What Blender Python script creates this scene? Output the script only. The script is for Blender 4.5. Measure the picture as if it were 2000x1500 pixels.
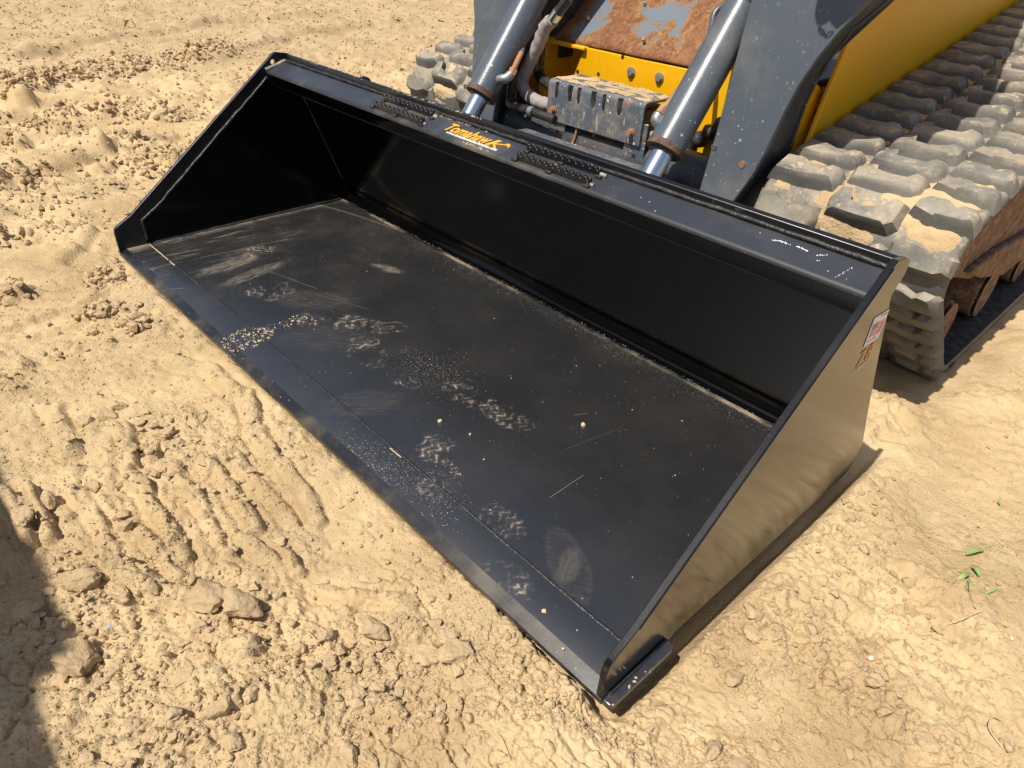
import bpy, bmesh, math, random
import numpy as np
from mathutils import Vector, Matrix, Euler, noise as mnoise

# ------------------------------------------------------------------ camera, sky, sun, exposure
for o in list(bpy.data.objects): bpy.data.objects.remove(o)
S = bpy.context.scene
COL = S.collection
rnd = random.Random(7)
R_ = math.radians

cam_d = bpy.data.cameras.new('camera'); cam = bpy.data.objects.new('camera', cam_d); COL.objects.link(cam)
CAM = (2.29806, -0.52729, 0.96521)
cam.location = CAM
cam.rotation_euler = (0.966298, -0.0439374, 0.8180327)
cam_d.sensor_width = 36; cam_d.lens = 24.573; cam_d.clip_start = 0.02; cam_d.clip_end = 2000
S.camera = cam

SUN_Y, SUN_X = 0.57, 0.03            # sun ray travels (SUN_X, SUN_Y, -1)
sun_dir = Vector((SUN_X, SUN_Y, -1)).normalized()
W = bpy.data.worlds.new('World'); S.world = W; W.use_nodes = True
wn = W.node_tree.nodes; wl = W.node_tree.links
sky = wn.new('ShaderNodeTexSky'); sky.sky_type = 'NISHITA'; sky.sun_disc = False
sky.sun_elevation = math.asin(-sun_dir.z); sky.sun_rotation = math.atan2(-sun_dir.x, -sun_dir.y)
sky.dust_density = 2.6; sky.altitude = 200
bg = wn['Background']; bg.inputs['Strength'].default_value = 0.098
wl.new(sky.outputs[0], bg.inputs['Color'])
sl = bpy.data.lights.new('sun', 'SUN'); sl.energy = 4.85; sl.angle = R_(0.55); sl.color = (1, .955, .87)
so = bpy.data.objects.new('sun', sl); COL.objects.link(so); so.location = (0, -3, 6)
so.rotation_euler = sun_dir.to_track_quat('-Z', 'Y').to_euler()
S.view_settings.view_transform = 'Standard'; S.view_settings.look = 'None'
S.view_settings.exposure = 0.13; S.view_settings.gamma = 1; S.view_settings.use_curve_mapping = False
S.render.engine = 'CYCLES'
S.cycles.max_bounces = 8

# ------------------------------------------------------------------ material helpers
class Mat:
    def __init__(s, name):
        s.m = bpy.data.materials.new(name); s.m.use_nodes = True
        s.t = s.m.node_tree; s.b = s.t.nodes['Principled BSDF']
        g = s.t.nodes.new('ShaderNodeNewGeometry'); s.pos = g.outputs['Position']; s.nor = g.outputs['Normal']; s.geo = g
    def n(s, typ, ins=None, out=0, **kw):
        x = s.t.nodes.new('ShaderNode' + typ)
        for k, v in kw.items(): setattr(x, k, v)
        for k, v in (ins or {}).items():
            if hasattr(v, 'is_linked') or isinstance(v, bpy.types.NodeSocket): s.t.links.new(v, x.inputs[k])
            else:
                x.inputs[k].default_value = v
        return x.outputs[out]
    def math(s, op, a, b=0.0, c=None, clamp=False):
        d = {0: a, 1: b}
        if c is not None: d[2] = c
        return s.n('Math', d, operation=op, use_clamp=clamp)
    def mul(s, a, b): return s.math('MULTIPLY', a, b)
    def add(s, a, b): return s.math('ADD', a, b)
    def noise(s, scale, detail=3, rough=.55, vec=None, dist=0, out=0):
        return s.n('TexNoise', {'Vector': vec or s.pos, 'Scale': scale, 'Detail': detail, 'Roughness': rough, 'Distortion': dist}, out=out)
    def step(s, v, a, b, x=0., y=1.):
        return s.n('MapRange', {'Value': v, 'From Min': a, 'From Max': b, 'To Min': x, 'To Max': y}, interpolation_type='SMOOTHSTEP')
    def mapv(s, loc=(0,0,0), rot=0, scale=(1,1,1), typ='TEXTURE', vec=None):
        return s.n('Mapping', {'Vector': vec or s.pos, 'Location': loc, 'Rotation': (0,0,rot), 'Scale': scale}, vector_type=typ)
    def sep(s, v, i): return s.n('SeparateXYZ', {0: v}, out=i)
    def mix(s, f, a, b):
        x = s.t.nodes.new('ShaderNodeMix'); x.data_type = 'RGBA'
        for k, v in ((0, f), (6, a), (7, b)):
            if isinstance(v, bpy.types.NodeSocket): s.t.links.new(v, x.inputs[k])
            else: x.inputs[k].default_value = v if k == 0 else (*v, 1)
        return x.outputs[2]
    def vor(s, scale, vec=None, feat='F1', out='Distance', rand=1.0):
        return s.n('TexVoronoi', {'Vector': vec or s.pos, 'Scale': scale, 'Randomness': rand}, out=out, feature=feat)
    def set(s, **kw):
        for k, v in kw.items():
            k = k.replace('_', ' ')
            if isinstance(v, bpy.types.NodeSocket): s.t.links.new(v, s.b.inputs[k])
            elif isinstance(v, tuple) and len(v) == 3: s.b.inputs[k].default_value = (*v, 1)
            else: s.b.inputs[k].default_value = v
        return s
    def bump(s, h, strength=.5, dist=.002):
        s.set(Normal=s.n('Bump', {'Height': h, 'Strength': strength, 'Distance': dist})); return s
    def speck(s, scale, thr, size, vec=None):
        """isolated round specks: voronoi cells of which a share thr is filled"""
        v = s.t.nodes.new('ShaderNodeTexVoronoi'); v.inputs['Scale'].default_value = scale
        s.t.links.new(vec or s.pos, v.inputs['Vector'])
        r = s.n('SeparateColor', {0: v.outputs['Color']}, out=0)
        on = s.math('LESS_THAN', r, thr)
        rad = s.mul(s.n('SeparateColor', {0: v.outputs['Color']}, out=1), size)
        return s.mul(on, s.math('LESS_THAN', v.outputs['Distance'], rad))

SAND1, SAND2, SAND3 = (.605, .445, .248), (.455, .318, .168), (.66, .515, .305)
DUST = (.60, .46, .30)

def sand_mat(name, far=False):
    m = Mat(name)
    c = m.mix(m.step(m.noise(2.3, 6, .65), .38, .68), SAND1, SAND2)
    c = m.mix(m.mul(m.step(m.noise(9, 4, .6), .45, .75), .55), c, SAND3)
    c = m.mix(m.mul(m.step(m.noise(60, 3, .7), .5, .8), .35), c, (.42, .27, .13))
    c = m.mix(m.mul(m.speck(170, .07, .35), .6), c, (.34, .25, .17))
    c = m.mix(m.mul(m.speck(210, .05, .3), .7), c, (.74, .62, .45))
    h = m.add(m.mul(m.noise(190, 5, .75), 1.0), m.mul(m.noise(52, 5, .75), 1.5))
    h = m.add(h, m.mul(m.step(m.vor(120), .0, .5, 1, 0), .5))
    h = m.mul(h, m.step(m.noise(3.1, 5, .6), .36, .62, .35, 1.))
    u = m.mul(m.add(m.sep(m.pos, 1), m.mul(m.sep(m.pos, 0), -1.)), .7071)
    c = m.mix(m.mul(m.step(m.add(u, m.mul(m.noise(.9, 4), 1.6)), 3.0, 4.6), .55), c, (.40, .285, .165))     # darker, browner soil colour farther off
    m.set(Base_Color=c, Roughness=.95, Specular_IOR_Level=.12).bump(h, .85, .0042)
    return m.m
M = {}
M['sand'] = sand_mat('dry_sand')
def clod_mat():
    m = Mat('dry_clod')
    c = m.mix(m.step(m.noise(14, 4), .35, .7), (.54, .395, .23), (.44, .31, .175))
    c = m.mix(m.mul(m.step(m.noise(70, 3), .5, .8), .4), c, (.70, .53, .31))
    h = m.add(m.noise(120, 5, .7), m.mul(m.noise(35, 3), .8))
    m.set(Base_Color=c, Roughness=.95, Specular_IOR_Level=.12).bump(h, .8, .005)
    return m.m
M['clod'] = clod_mat()

def dusty(m, base, rough, dust, dustc=DUST, rdust=.85):
    m.set(Base_Color=m.mix(dust, base, dustc), Roughness=m.n('MapRange', {'Value': dust, 'To Min': rough, 'To Max': rdust}))

# black glossy paint of the bucket
def black_paint(name, level=.05, rough=.2, fleck=.03, ior=1.6, base=.0075):
    m = Mat(name)
    d = m.mul(m.step(m.noise(5, 5, .65), .42, .75), level)
    d = m.add(d, m.mul(m.speck(150, .05, .30), fleck * 12))
    d = m.add(d, m.mul(m.step(m.noise(300, 2), .66, .75), fleck * 4))
    scr = m.mul(m.step(m.noise(1, 3, .6, m.mapv(scale=(.05, .004, .03))), .66, .72), .06 if level > .005 else .0)
    d = m.math('ADD', d, scr, clamp=True)
    dusty(m, (base, base * 1.04, base * 1.2), rough, d)
    m.bump(m.add(m.noise(220, 2), m.mul(m.noise(14, 3), 1.5)), .05, .002)
    m.set(Specular_IOR_Level=.5, IOR=ior)
    return m.m
M['black'] = black_paint('black_paint', .03, .30, .008)
M['black_gloss'] = black_paint('black_gloss_paint', .02, .15, .004)
M['black_shaded'] = black_paint('shaded_black_paint', .002, .12, .0006, 1.35, .0015)  # shade on back plate, liners and bar lip put into a blacker paint
M['black_bar'] = black_paint('sky_sheen_black_bar', .12, .34, .004, 2.3, .022)  # sky sheen put into a paler, more reflective black for bar and pads
M['black_edge'] = black_paint('worn_black_edge', .16, .33, .03)

def floor_paint():
    m = Mat('black_floor_paint_with_dust')
    x, y = m.sep(m.pos, 0), m.sep(m.pos, 1)
    n1 = m.noise(3.5, 5, .65)
    d = m.mul(m.step(n1, .30, .8), .03)
    left = m.step(x, .95, .1)
    d = m.add(d, m.mul(m.mul(m.step(m.noise(7, 6, .7), .42, .72), left), .04))
    # rubbed dust streaks near the left side plate
    sv = m.mapv(scale=(.022, .22, 1), rot=R_(-6))
    st = m.mul(m.step(m.noise(1, 5, .7, sv), .53, .68), m.step(x, .40, .03))
    st = m.mul(st, m.step(y, .62, .25))
    d = m.add(d, m.mul(st, .42))
    d = m.add(d, m.mul(m.mul(m.step(x, .05, .0), m.step(m.noise(20, 4), .35, .6)), .4))
    # boot prints: an oval of rubber-tread zigzag in dust
    def boot(cx, cy, ang, L, Wd, k, freq=30., zz=.35, thr=.1):
        v = m.mapv((cx, cy, 0), R_(ang), (L / 2, Wd / 2, 1))
        r = m.n('VectorMath', {0: m.n('CombineXYZ', {0: m.sep(v, 0), 1: m.sep(v, 1), 2: 0.0})}, out=1, operation='LENGTH')
        mask = m.step(m.add(r, m.mul(m.add(m.noise(28, 3), -.5), 1.1)), 1.0, .72)
        tri = m.math('PINGPONG', m.mul(m.sep(v, 1), 1.0), .34)
        ph = m.add(m.mul(m.sep(v, 0), freq / 4), m.add(m.mul(tri, 5.5 * zz * 2), m.mul(m.noise(22, 3, .6), 3.2)))
        wv = m.math('SINE', m.mul(ph, 3.1))
        z = m.step(wv, thr, thr + .75)
        wear = m.step(m.noise(60, 5, .75), .40, .66)
        wear2 = m.step(m.noise(14, 4, .6), .40, .60)
        return m.mul(m.add(m.mul(mask, z), m.mul(mask, .18)), m.mul(m.mul(wear, wear2), k * 1.2))
    P = [(.26, .33, 100, .13, .10, .42), (.53, .22, 98, .16, .11, .5), (.78, .27, 35, .24, .09, .3), (.99, .255, -5, .16, .10, .38),
         (1.166, .243, 85, .09, .08, .4), (1.29, .335, 12, .17, .085, .5), (1.41, .352, 10, .15, .085, .45), (1.393, .160, 15, .14, .10, .55),
         (1.638, .122, 0, .12, .085, .32), (1.741, .04, 5, .13, .075, .42), (.86, .33, 20, .16, .09, .32), (1.49, .10, 30, .16, .09, .26)]
    for p in P: d = m.add(d, boot(*p))
    # rings and rubbed swirls
    def swirl(cx, cy, ang, L, Wd, k, f=18):
        v = m.mapv((cx, cy, 0), R_(ang), (L / 2, Wd / 2, 1))
        r = m.n('VectorMath', {0: m.n('CombineXYZ', {0: m.sep(v, 0), 1: m.sep(v, 1), 2: 0.0})}, out=1, operation='LENGTH')
        rr = m.add(r, m.mul(m.noise(20, 4, .6), .9))
        return m.mul(m.mul(m.step(m.math('SINE', m.mul(rr, f)), .2, 1), m.step(rr, 1.25, .8)), m.mul(m.step(m.noise(30, 4), .35, .6), k))
    d = m.add(d, swirl(.917, .373, 40, .17, .12, .16, 15)); d = m.add(d, swirl(.94, .29, 30, .14, .09, .22, 22))
    d = m.add(d, swirl(.56, .235, 100, .18, .12, .25, 14))
    # wiped oval outline near the right plate, wiped white smear, soft wipe patch
    v = m.mapv((1.79, .142, 0), R_(-30), (.085, .036, 1))
    r = m.n('VectorMath', {0: m.n('CombineXYZ', {0: m.sep(v, 0), 1: m.sep(v, 1), 2: 0.0})}, out=1, operation='LENGTH')
    r = m.add(r, m.mul(m.add(m.noise(14, 3), -.5), .5))
    ring = m.mul(m.step(r, .62, .98), m.step(r, 1.10, 1.0))
    d = m.add(d, m.mul(m.mul(m.add(m.mul(ring, .12), m.mul(m.step(r, 1.0, .95), .10)), m.step(m.noise(1, 4, .7, m.mapv(scale=(.03, .006, 1), rot=.6)), .30, .68)), .27))
    def smear(cx, cy, ang, L, Wd, k, thr=.5):
        v = m.mapv((cx, cy, 0), R_(ang), (L / 2, Wd / 2, 1))
        r = m.n('VectorMath', {0: m.n('CombineXYZ', {0: m.sep(v, 0), 1: m.sep(v, 1), 2: 0.0})}, out=1, operation='LENGTH')
        s = m.noise(1, 5, .75, m.mapv((cx, cy, 0), R_(ang), (.05, .006, 1)))
        return m.mul(m.mul(m.step(m.add(r, m.mul(m.add(m.noise(24, 3), -.5), .8)), 1.0, .5), m.step(s, thr - .12, thr + .16)), k)
    for a in [(.615, .578, 18, .13, .05, .5), (.40, .25, 100, .28, .07, .35), (.30, .22, 98, .25, .08, .4), (.66, .30, 40, .3, .14, .09), (.86, .22, 50, .30, .16, .07), (1.16, .13, 60, .22, .12, .07), (1.79, .142, -62, .10, .05, .10, .42)]:
        d = m.add(d, smear(*a))
    # straight scratches
    def scratch(x0, y0, x1, y1, w, k):
        L = math.hypot(x1 - x0, y1 - y0)
        v = m.mapv(((x0 + x1) / 2, (y0 + y1) / 2, 0), math.atan2(y1 - y0, x1 - x0), (L / 2, w / 2, 1))
        a = m.math('LESS_THAN', m.math('ABSOLUTE', m.sep(v, 0)), 1.0); b = m.step(m.math('ABSOLUTE', m.sep(v, 1)), 1., .2)
        return m.mul(m.mul(a, b), k)
    for q in [(1.651, .237, 1.65, .336, .0016, .4), (1.50, .47, 1.515, .50, .0014, .4), (.42, .29, .60, .34, .0016, .4), (.63, .32, .80, .39, .0014, .35),
              (.20, .17, .23, .45, .002, .4), (1.57, .37, 1.60, .52, .0012, .15), (.33, -.02, .37, .05, .0016, .5)]:
        d = m.add(d, scratch(*q))
    # fine sand grains: clusters plus a loose scatter
    cl = m.math('MAXIMUM', m.step(m.n('VectorMath', {0: m.mapv((1.14, .34, 0), .2, (.15, .09, 50))}, out=1, operation='LENGTH'), 1.1, .1),
                m.step(m.n('VectorMath', {0: m.mapv((1.38, .05, 0), .3, (.26, .07, 50))}, out=1, operation='LENGTH'), 1.1, .1))
    cl = m.math('MAXIMUM', cl, m.step(y, .70, .785, 0, .8))
    cl = m.math('MAXIMUM', cl, m.mul(m.step(y, .55, .8, 0, .5), m.step(x, 1.0, .2)))
    g1 = m.speck(260, .10, .42); g2 = m.speck(420, .35, .5); g3 = m.speck(110, .018, .22)
    d = m.add(d, m.mul(g1, m.add(.05, m.mul(cl, .5))))
    d = m.add(d, m.mul(m.mul(g2, cl), .45)); d = m.add(d, m.mul(g3, .75))
    d = m.add(d, m.mul(m.step(m.noise(520, 2), .62, .72), .03))
    # sand lying along the rear bend
    e = m.mul(m.step(m.add(y, m.mul(m.noise(26, 4), .03)), .792, .806), m.step(m.noise(90, 4, .7), .42, .62))
    d = m.add(d, m.mul(m.mul(e, m.step(x, .5, .75)), .75))
    # tide mark of dried puddle in the rear left corner
    ty = m.add(.672, m.mul(m.math('POWER', m.math('MAXIMUM', x, .0), .62), .205))
    t = m.math('ABSOLUTE', m.add(y, m.mul(ty, -1.)))
    d = m.add(d, m.mul(m.mul(m.step(t, .010, .0), m.step(x, .62, .1)), .16))
    inside = m.mul(m.step(m.add(y, m.mul(ty, -1.)), .0, .006), m.step(x, .62, .55))
    d = m.mul(d, m.n('MapRange', {'Value': inside, 'To Min': 1.0, 'To Max': .35}))
    d = m.math('MINIMUM', d, .92)
    m.set(Specular_IOR_Level=.5, IOR=2.2)
    dusty(m, (.014, .0145, .0162), .32, d, (.48, .385, .27))
    m.bump(m.add(m.noise(240, 2), m.mul(m.noise(11, 3), 2.)), .07, .002)
    return m.m
M['floor'] = floor_paint()

# grey machine paint with splatter, dirt and rust chips
def grey_paint(name, splat=.10, rust=.0, rough=.4, sandy=0., base=(.080, .097, .117), zband=None):
    m = Mat(name)
    c = m.mix(m.mul(m.step(m.noise(4, 5), .4, .75), .35), base, tuple(v * .72 for v in base))
    rg = m.n('MapRange', {'Value': m.noise(8, 3), 'To Min': rough - .08, 'To Max': rough + .14})
    d = m.mul(m.step(m.noise(3.2, 6, .7), .45, .8), .22)
    if sandy: d = m.add(d, m.mul(m.step(m.noise(22, 5, .7), .46, .62), sandy))
    c = m.mix(m.math('MINIMUM', d, .95), c, DUST)
    if rust:
        rr = m.mul(m.step(m.noise(16, 5, .75), .60, .66), m.step(m.noise(70, 4, .8), .42, .56))
        c = m.mix(m.mul(rr, rust), c, (.36, .135, .035))
        rz = m.mul(m.step(m.noise(1, 5, .75, m.mapv(scale=(.010, .010, .05))), .585, .63), .75)
        c = m.mix(m.mul(rz, min(1, rust)), c, (.55, .40, .25))
    sp = m.math('MAXIMUM', m.speck(75, splat, .34), m.speck(160, splat * 1.2, .38))
    if zband: sp = m.mul(sp, m.step(m.sep(m.pos, 2), zband[1], zband[0], .15, 1))
    clus = m.step(m.noise(7, 3), .40, .58)
    c = m.mix(m.mul(sp, m.mul(clus, .85)), c, (.70, .66, .58))
    m.set(Base_Color=c, Roughness=rg).bump(m.add(m.noise(130, 3), m.mul(m.noise(18, 4), 1.2)), .12, .002)
    return m.m
M['grey'] = grey_paint('grey_machine_paint', .12, .08, zband=(.38, .70))
M['grey_cyl'] = grey_paint('grey_cylinder_paint', .08, .0, .27, zband=(.48, .75))
M['grey_box'] = grey_paint('grey_dirty_paint', .22, 1., .55, .16)
M['grey_top'] = grey_paint('grey_paint_under_sand', .1, .8, .6, .95)
M['grey_dark'] = grey_paint('dark_grey_paint', .02, .15, .45, base=(.030, .035, .044))

def yellow_paint():
    m = Mat('yellow_machine_paint')
    z = m.sep(m.pos, 2)
    c = m.mix(m.mul(m.step(m.noise(5, 5), .4, .8), .3), (.86, .44, .002), (.78, .37, .002))
    c = m.mix(m.mul(m.step(m.noise(20, 5, .7), .52, .8), .25), c, (.55, .36, .16))
    chip = m.mul(m.step(m.noise(1, 5, .7, m.mapv(scale=(.03, .022, .012))), .70, .72), .95)
    chip2 = m.mul(m.step(m.noise(55, 4, .7), .70, .72), m.step(z, .75, .50))
    c = m.mix(m.math('MAXIMUM', m.mul(chip, m.step(z, .80, .58)), chip2), c, (.045, .022, .014))
    c = m.mix(m.mul(m.step(m.noise(1, 4, .7, m.mapv(scale=(.006, .006, .15))), .62, .7), .25), c, (.85, .62, .3))
    m.set(Base_Color=c, Roughness=m.n('MapRange', {'Value': m.noise(12, 3), 'To Min': .3, 'To Max': .5})).bump(m.noise(90, 3), .06, .002)
    return m.m
M['yellow'] = yellow_paint()

def rust_plate():
    m = Mat('rusty_peeling_plate')
    y, x = m.sep(m.pos, 1), m.sep(m.pos, 0)
    n = m.noise(11, 7, .72, dist=1.6)
    c = m.mix(m.step(n, .3, .7), (.125, .05, .026), (.25, .112, .050))
    c = m.mix(m.mul(m.step(m.noise(26, 6, .75, dist=2.2), .52, .64), .7), c, (.36, .19, .075))
    c = m.mix(m.mul(m.step(m.noise(70, 4, .7), .55, .7), .6), c, (.12, .04, .02))
    rings = m.math('SINE', m.mul(m.noise(9, 3, .6, dist=1.), 55))
    c = m.mix(m.mul(m.step(rings, .75, 1), .3), c, (.40, .225, .09))
    pn = m.noise(6.5, 6, .62)
    band = m.math('MAXIMUM', m.step(m.n('VectorMath', {0: m.mapv((.975, 1.345, 0), 0, (.16, .075, 9))}, out=1, operation='LENGTH'), 1.15, .35), m.step(m.n('VectorMath', {0: m.mapv((.715, 1.33, 0), 0, (.085, .085, 9))}, out=1, operation='LENGTH'), 1.15, .35))
    pm = m.add(m.mul(m.noise(9, 8, .68, dist=.8), 1.15), m.mul(band, .19))
    paint = m.math('GREATER_THAN', pm, .735)
    halo = m.step(pm, .665, .735)
    c = m.mix(m.mul(halo, .6), c, (.40, .235, .095))
    c = m.mix(paint, c, (.15, .175, .20))
    m.set(Base_Color=c, Roughness=.8, Specular_IOR_Level=.25)
    m.bump(m.add(m.mul(paint, 1.2), m.mul(n, .6)), .8, .0025)
    return m.m
M['rustplate'] = rust_plate()

def simple(name, col, rough=.5, metal=0., var=.25, bump=.0, dust=0., bscale=90):
    m = Mat(name)
    c = m.mix(m.mul(m.step(m.noise(25, 4), .35, .7), var), col, tuple(v * .5 for v in col))
    if dust: c = m.mix(m.mul(m.step(m.noise(40, 5, .7), .42, .68), dust), c, DUST)
    m.set(Base_Color=c, Roughness=rough, Metallic=metal)
    if bump: m.bump(m.noise(bscale, 4), bump, .003)
    return m.m
M['chrome'] = simple('polished_rod', (.72, .75, .80), .16, 1.0, .12)
M['clamp'] = simple('bright_steel_clamp', (.80, .80, .80), .22, 1., .1)
M['steel'] = simple('dull_steel', (.42, .43, .45), .4, .7, .4, .1, .25)
M['rust'] = simple('brown_rust', (.30, .125, .055), .85, 0, .5, .6, .3)
M['darkrust'] = simple('dark_brown_rust', (.085, .042, .026), .8, 0, .5, .4, .15)
M['rustfit'] = simple('orange_rusty_fitting', (.38, .18, .08), .7, .1, .4, .3, .2)
M['mudrust'] = simple('muddy_brown_frame', (.19, .095, .05), .9, 0, .6, .9, .35, 30)
M['hose'] = simple('black_hose_rubber', (.018, .018, .020), .45, 0, .3, .1, .08)
M['sleeve'] = simple('dusty_fabric_sleeve', (.33, .285, .28), .95, 0, .35, .5, .35, 60)
M['weld'] = simple('painted_weld', (.022, .023, .026), .38, 0, .4, .8, .04, 160)
M['weld_bright'] = simple('scuffed_weld', (.30, .29, .27), .4, .2, .6, .8, .5, 160)
M['inner'] = simple('dark_inner_rubber', (.022, .022, .024), .6, 0, .4, .3, .14, 25)
M['orange'] = simple('orange_print', (.85, .40, .045), .4, 0, .1)
M['orange2'] = simple('orange_number_print', (.85, .22, .02), .35, 0, .1)
M['white'] = simple('white_print', (.82, .81, .78), .4, 0, .08)
M['label'] = simple('white_label', (.72, .70, .72), .35, 0, .15)
M['red'] = simple('red_print', (.62, .07, .09), .4, 0, .1)
M['blue'] = simple('blue_print', (.10, .13, .30), .4, 0, .2)
M['labelgrey'] = simple('grey_print', (.28, .28, .36), .4, 0, .2)
M['leaf'] = simple('fresh_green_leaf', (.25, .40, .10), .55, 0, .5, .1, .25)
M['twig'] = simple('dry_straw', (.62, .47, .28), .8, 0, .4)
M['stone_blue'] = simple('blue_grey_stone', (.33, .36, .36), .7, 0, .3, .3, .3)
M['stone_pale'] = simple('pale_stone', (.66, .56, .42), .7, 0, .3, .3, .2)
M['stone_red'] = simple('reddish_stone', (.42, .17, .09), .7, 0, .3, .3, .1)
M['crumb'] = simple('tan_mud', (.62, .47, .30), .95, 0, .3, .4)
M['blocker'] = simple('olive_blocker_paint', (.10, .11, .09), .5, 0, .3, .1, .2)

def rubber():
    m = Mat('dusty_track_rubber')
    nz = m.sep(m.nor, 2); ny = m.sep(m.nor, 1)
    c = m.mix(m.step(m.noise(11, 4), .35, .7), (.125, .122, .112), (.085, .085, .082))
    d = m.mul(m.step(m.noise(9, 6, .7), .30, .62), m.step(nz, -.2, .7))
    c = m.mix(m.mul(d, .72), c, (.43, .355, .25))
    d2 = m.mul(m.step(m.noise(38, 5, .75), .52, .64), m.step(nz, -.1, .7))
    c = m.mix(m.mul(d2, .65), c, (.60, .45, .27))
    c = m.mix(m.mul(m.step(m.noise(5, 5), .45, .7), .35), c, (.24, .235, .20))
    m.set(Base_Color=c, Roughness=.72).bump(m.add(m.noise(60, 5, .7), m.mul(m.noise(16, 4), 1.3)), .45, .004)
    return m.m
M['rubber'] = rubber()

# ------------------------------------------------------------------ mesh helpers
def mesh_from(bm, name, smooth=35):
    bmesh.ops.recalc_face_normals(bm, faces=bm.faces)
    me = bpy.data.meshes.new(name); bm.to_mesh(me); bm.free()
    if smooth:
        me.polygons.foreach_set('use_smooth', [True] * len(me.polygons))
        me.set_sharp_from_angle(angle=R_(smooth))
    return me
def place(name, me, mat, parent=None, bevel=0, seg=2, kind=None):
    o = bpy.data.objects.new(name, me); COL.objects.link(o)
    if mat is not None and not me.materials: me.materials.append(M[mat] if isinstance(mat, str) else mat)
    if parent is not None:
        o.parent = parent
        if parent.type == 'EMPTY': o.matrix_parent_inverse = Matrix.Translation(-parent.location)
    if bevel:
        b = o.modifiers.new('bevel', 'BEVEL'); b.width = bevel; b.segments = seg; b.limit_method = 'ANGLE'; b.angle_limit = R_(30)
    if kind: o['kind'] = kind
    return o
def thing(name, label, cat, loc, group=None):
    o = bpy.data.objects.new(name, None); COL.objects.link(o); o.location = loc; o.empty_display_size = .1
    o['label'] = label; o['category'] = cat
    if group: o['group'] = group
    return o
def tag(o, label, cat, group=None, kind=None):
    o['label'] = label; o['category'] = cat
    if group: o['group'] = group
    if kind: o['kind'] = kind
    return o

def bm_box(bm, x0, x1, y0, y1, z0, z1):
    v = [bm.verts.new(p) for p in [(x0,y0,z0),(x1,y0,z0),(x1,y1,z0),(x0,y1,z0),(x0,y0,z1),(x1,y0,z1),(x1,y1,z1),(x0,y1,z1)]]
    for f in [(0,3,2,1),(4,5,6,7),(0,1,5,4),(1,2,6,5),(2,3,7,6),(3,0,4,7)]: bm.faces.new([v[i] for i in f])
def box(name, x0, x1, y0, y1, z0, z1, mat, parent, bevel=.003):
    bm = bmesh.new(); bm_box(bm, x0, x1, y0, y1, z0, z1)
    return place(name, mesh_from(bm, name), mat, parent, bevel)
def bm_loft(bm, A, B, closed=True, caps=True):
    a = [bm.verts.new(p) for p in A]; b = [bm.verts.new(p) for p in B]; n = len(a)
    for i in range(n if closed else n - 1):
        j = (i + 1) % n; bm.faces.new((a[i], a[j], b[j], b[i]))
    if caps and closed: bm.faces.new(a[::-1]); bm.faces.new(b)
def prism(name, prof, x0, x1, mat, parent, bevel=.002, seg=2, fx=None):
    """profile in (y,z), extruded along x; fx(y,z) shears the x positions"""
    bm = bmesh.new(); fx = fx or (lambda y, z: 0.)
    bm_loft(bm, [(x0 + fx(y, z), y, z) for y, z in prof], [(x1 + fx(y, z), y, z) for y, z in prof])
    return place(name, mesh_from(bm, name), mat, parent, bevel, seg)
def bm_tube(bm, pts, r, n=12, caps=True, wob=None, close=False):
    pts = [Vector(p) for p in pts]; rings = []
    N = len(pts); prev = None
    for i, p in enumerate(pts):
        t = (pts[min(i + 1, N - 1)] - pts[max(i - 1, 0)]).normalized()
        if prev is None:
            u = t.cross(Vector((0, 0, 1)))
            if u.length < .1: u = t.cross(Vector((1, 0, 0)))
        else: u = prev - t * prev.dot(t)
        u.normalize(); prev = u; w = t.cross(u)
        rr = (r[i] if isinstance(r, (list, tuple)) else r)
        ring = []
        for k in range(n):
            a = 2 * math.pi * k / n; q = rr * (1 + (wob(i, k) if wob else 0))
            ring.append(bm.verts.new(p + u * math.cos(a) * q + w * math.sin(a) * q))
        rings.append(ring)
    for i in range(N - 1):
        for k in range(n): bm.faces.new((rings[i][k], rings[i][(k + 1) % n], rings[i + 1][(k + 1) % n], rings[i + 1][k]))
    if caps: bm.faces.new(rings[0][::-1]); bm.faces.new(rings[-1])
def spline(pts, n=8):
    P = [Vector(p) for p in pts]; P = [2 * P[0] - P[1]] + P + [2 * P[-1] - P[-2]]; out = []
    for i in range(1, len(P) - 2):
        a, b, c, d = P[i - 1:i + 3]
        for k in range(n):
            t = k / n
            out.append(.5 * ((2 * b) + (c - a) * t + (2 * a - 5 * b + 4 * c - d) * t * t + (3 * b - a - 3 * c + d) * t ** 3))
    out.append(P[-2]); return out
def tube(name, pts, r, mat, parent, n=12, smooth=8, wob=None, bevel=0):
    bm = bmesh.new(); bm_tube(bm, spline(pts, smooth) if smooth else pts, r, n, wob=wob)
    return place(name, mesh_from(bm, name, 50), mat, parent, bevel)
def weld(name, pts, r, mat, parent, step=.006):
    P = [Vector(p) for p in pts]; out = []
    for a, b in zip(P, P[1:]):
        n = max(2, int((b - a).length / step))
        out += [a.lerp(b, k / n) for k in range(n)]
    out.append(P[-1])
    rr = [r * (1 + .28 * mnoise.noise(p * 130) + .25 * mnoise.noise(p * 22)) for p in out]
    out = [p + Vector((mnoise.noise(p * 40), mnoise.noise(p * 40 + Vector((9, 0, 0))), mnoise.noise(p * 40 + Vector((0, 9, 0))))) * r * .35 for p in out]
    bm = bmesh.new(); bm_tube(bm, out, rr, 7)
    return place(name, mesh_from(bm, name, 80), mat, parent)
def plate_poly(name, pts, nrm, mat, parent, bevel=0):
    """extrude a planar 3-D polygon by vector nrm"""
    bm = bmesh.new(); nrm = Vector(nrm)
    bm_loft(bm, [Vector(p) for p in pts], [Vector(p) + nrm for p in pts])
    return place(name, mesh_from(bm, name), mat, parent, bevel)

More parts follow.
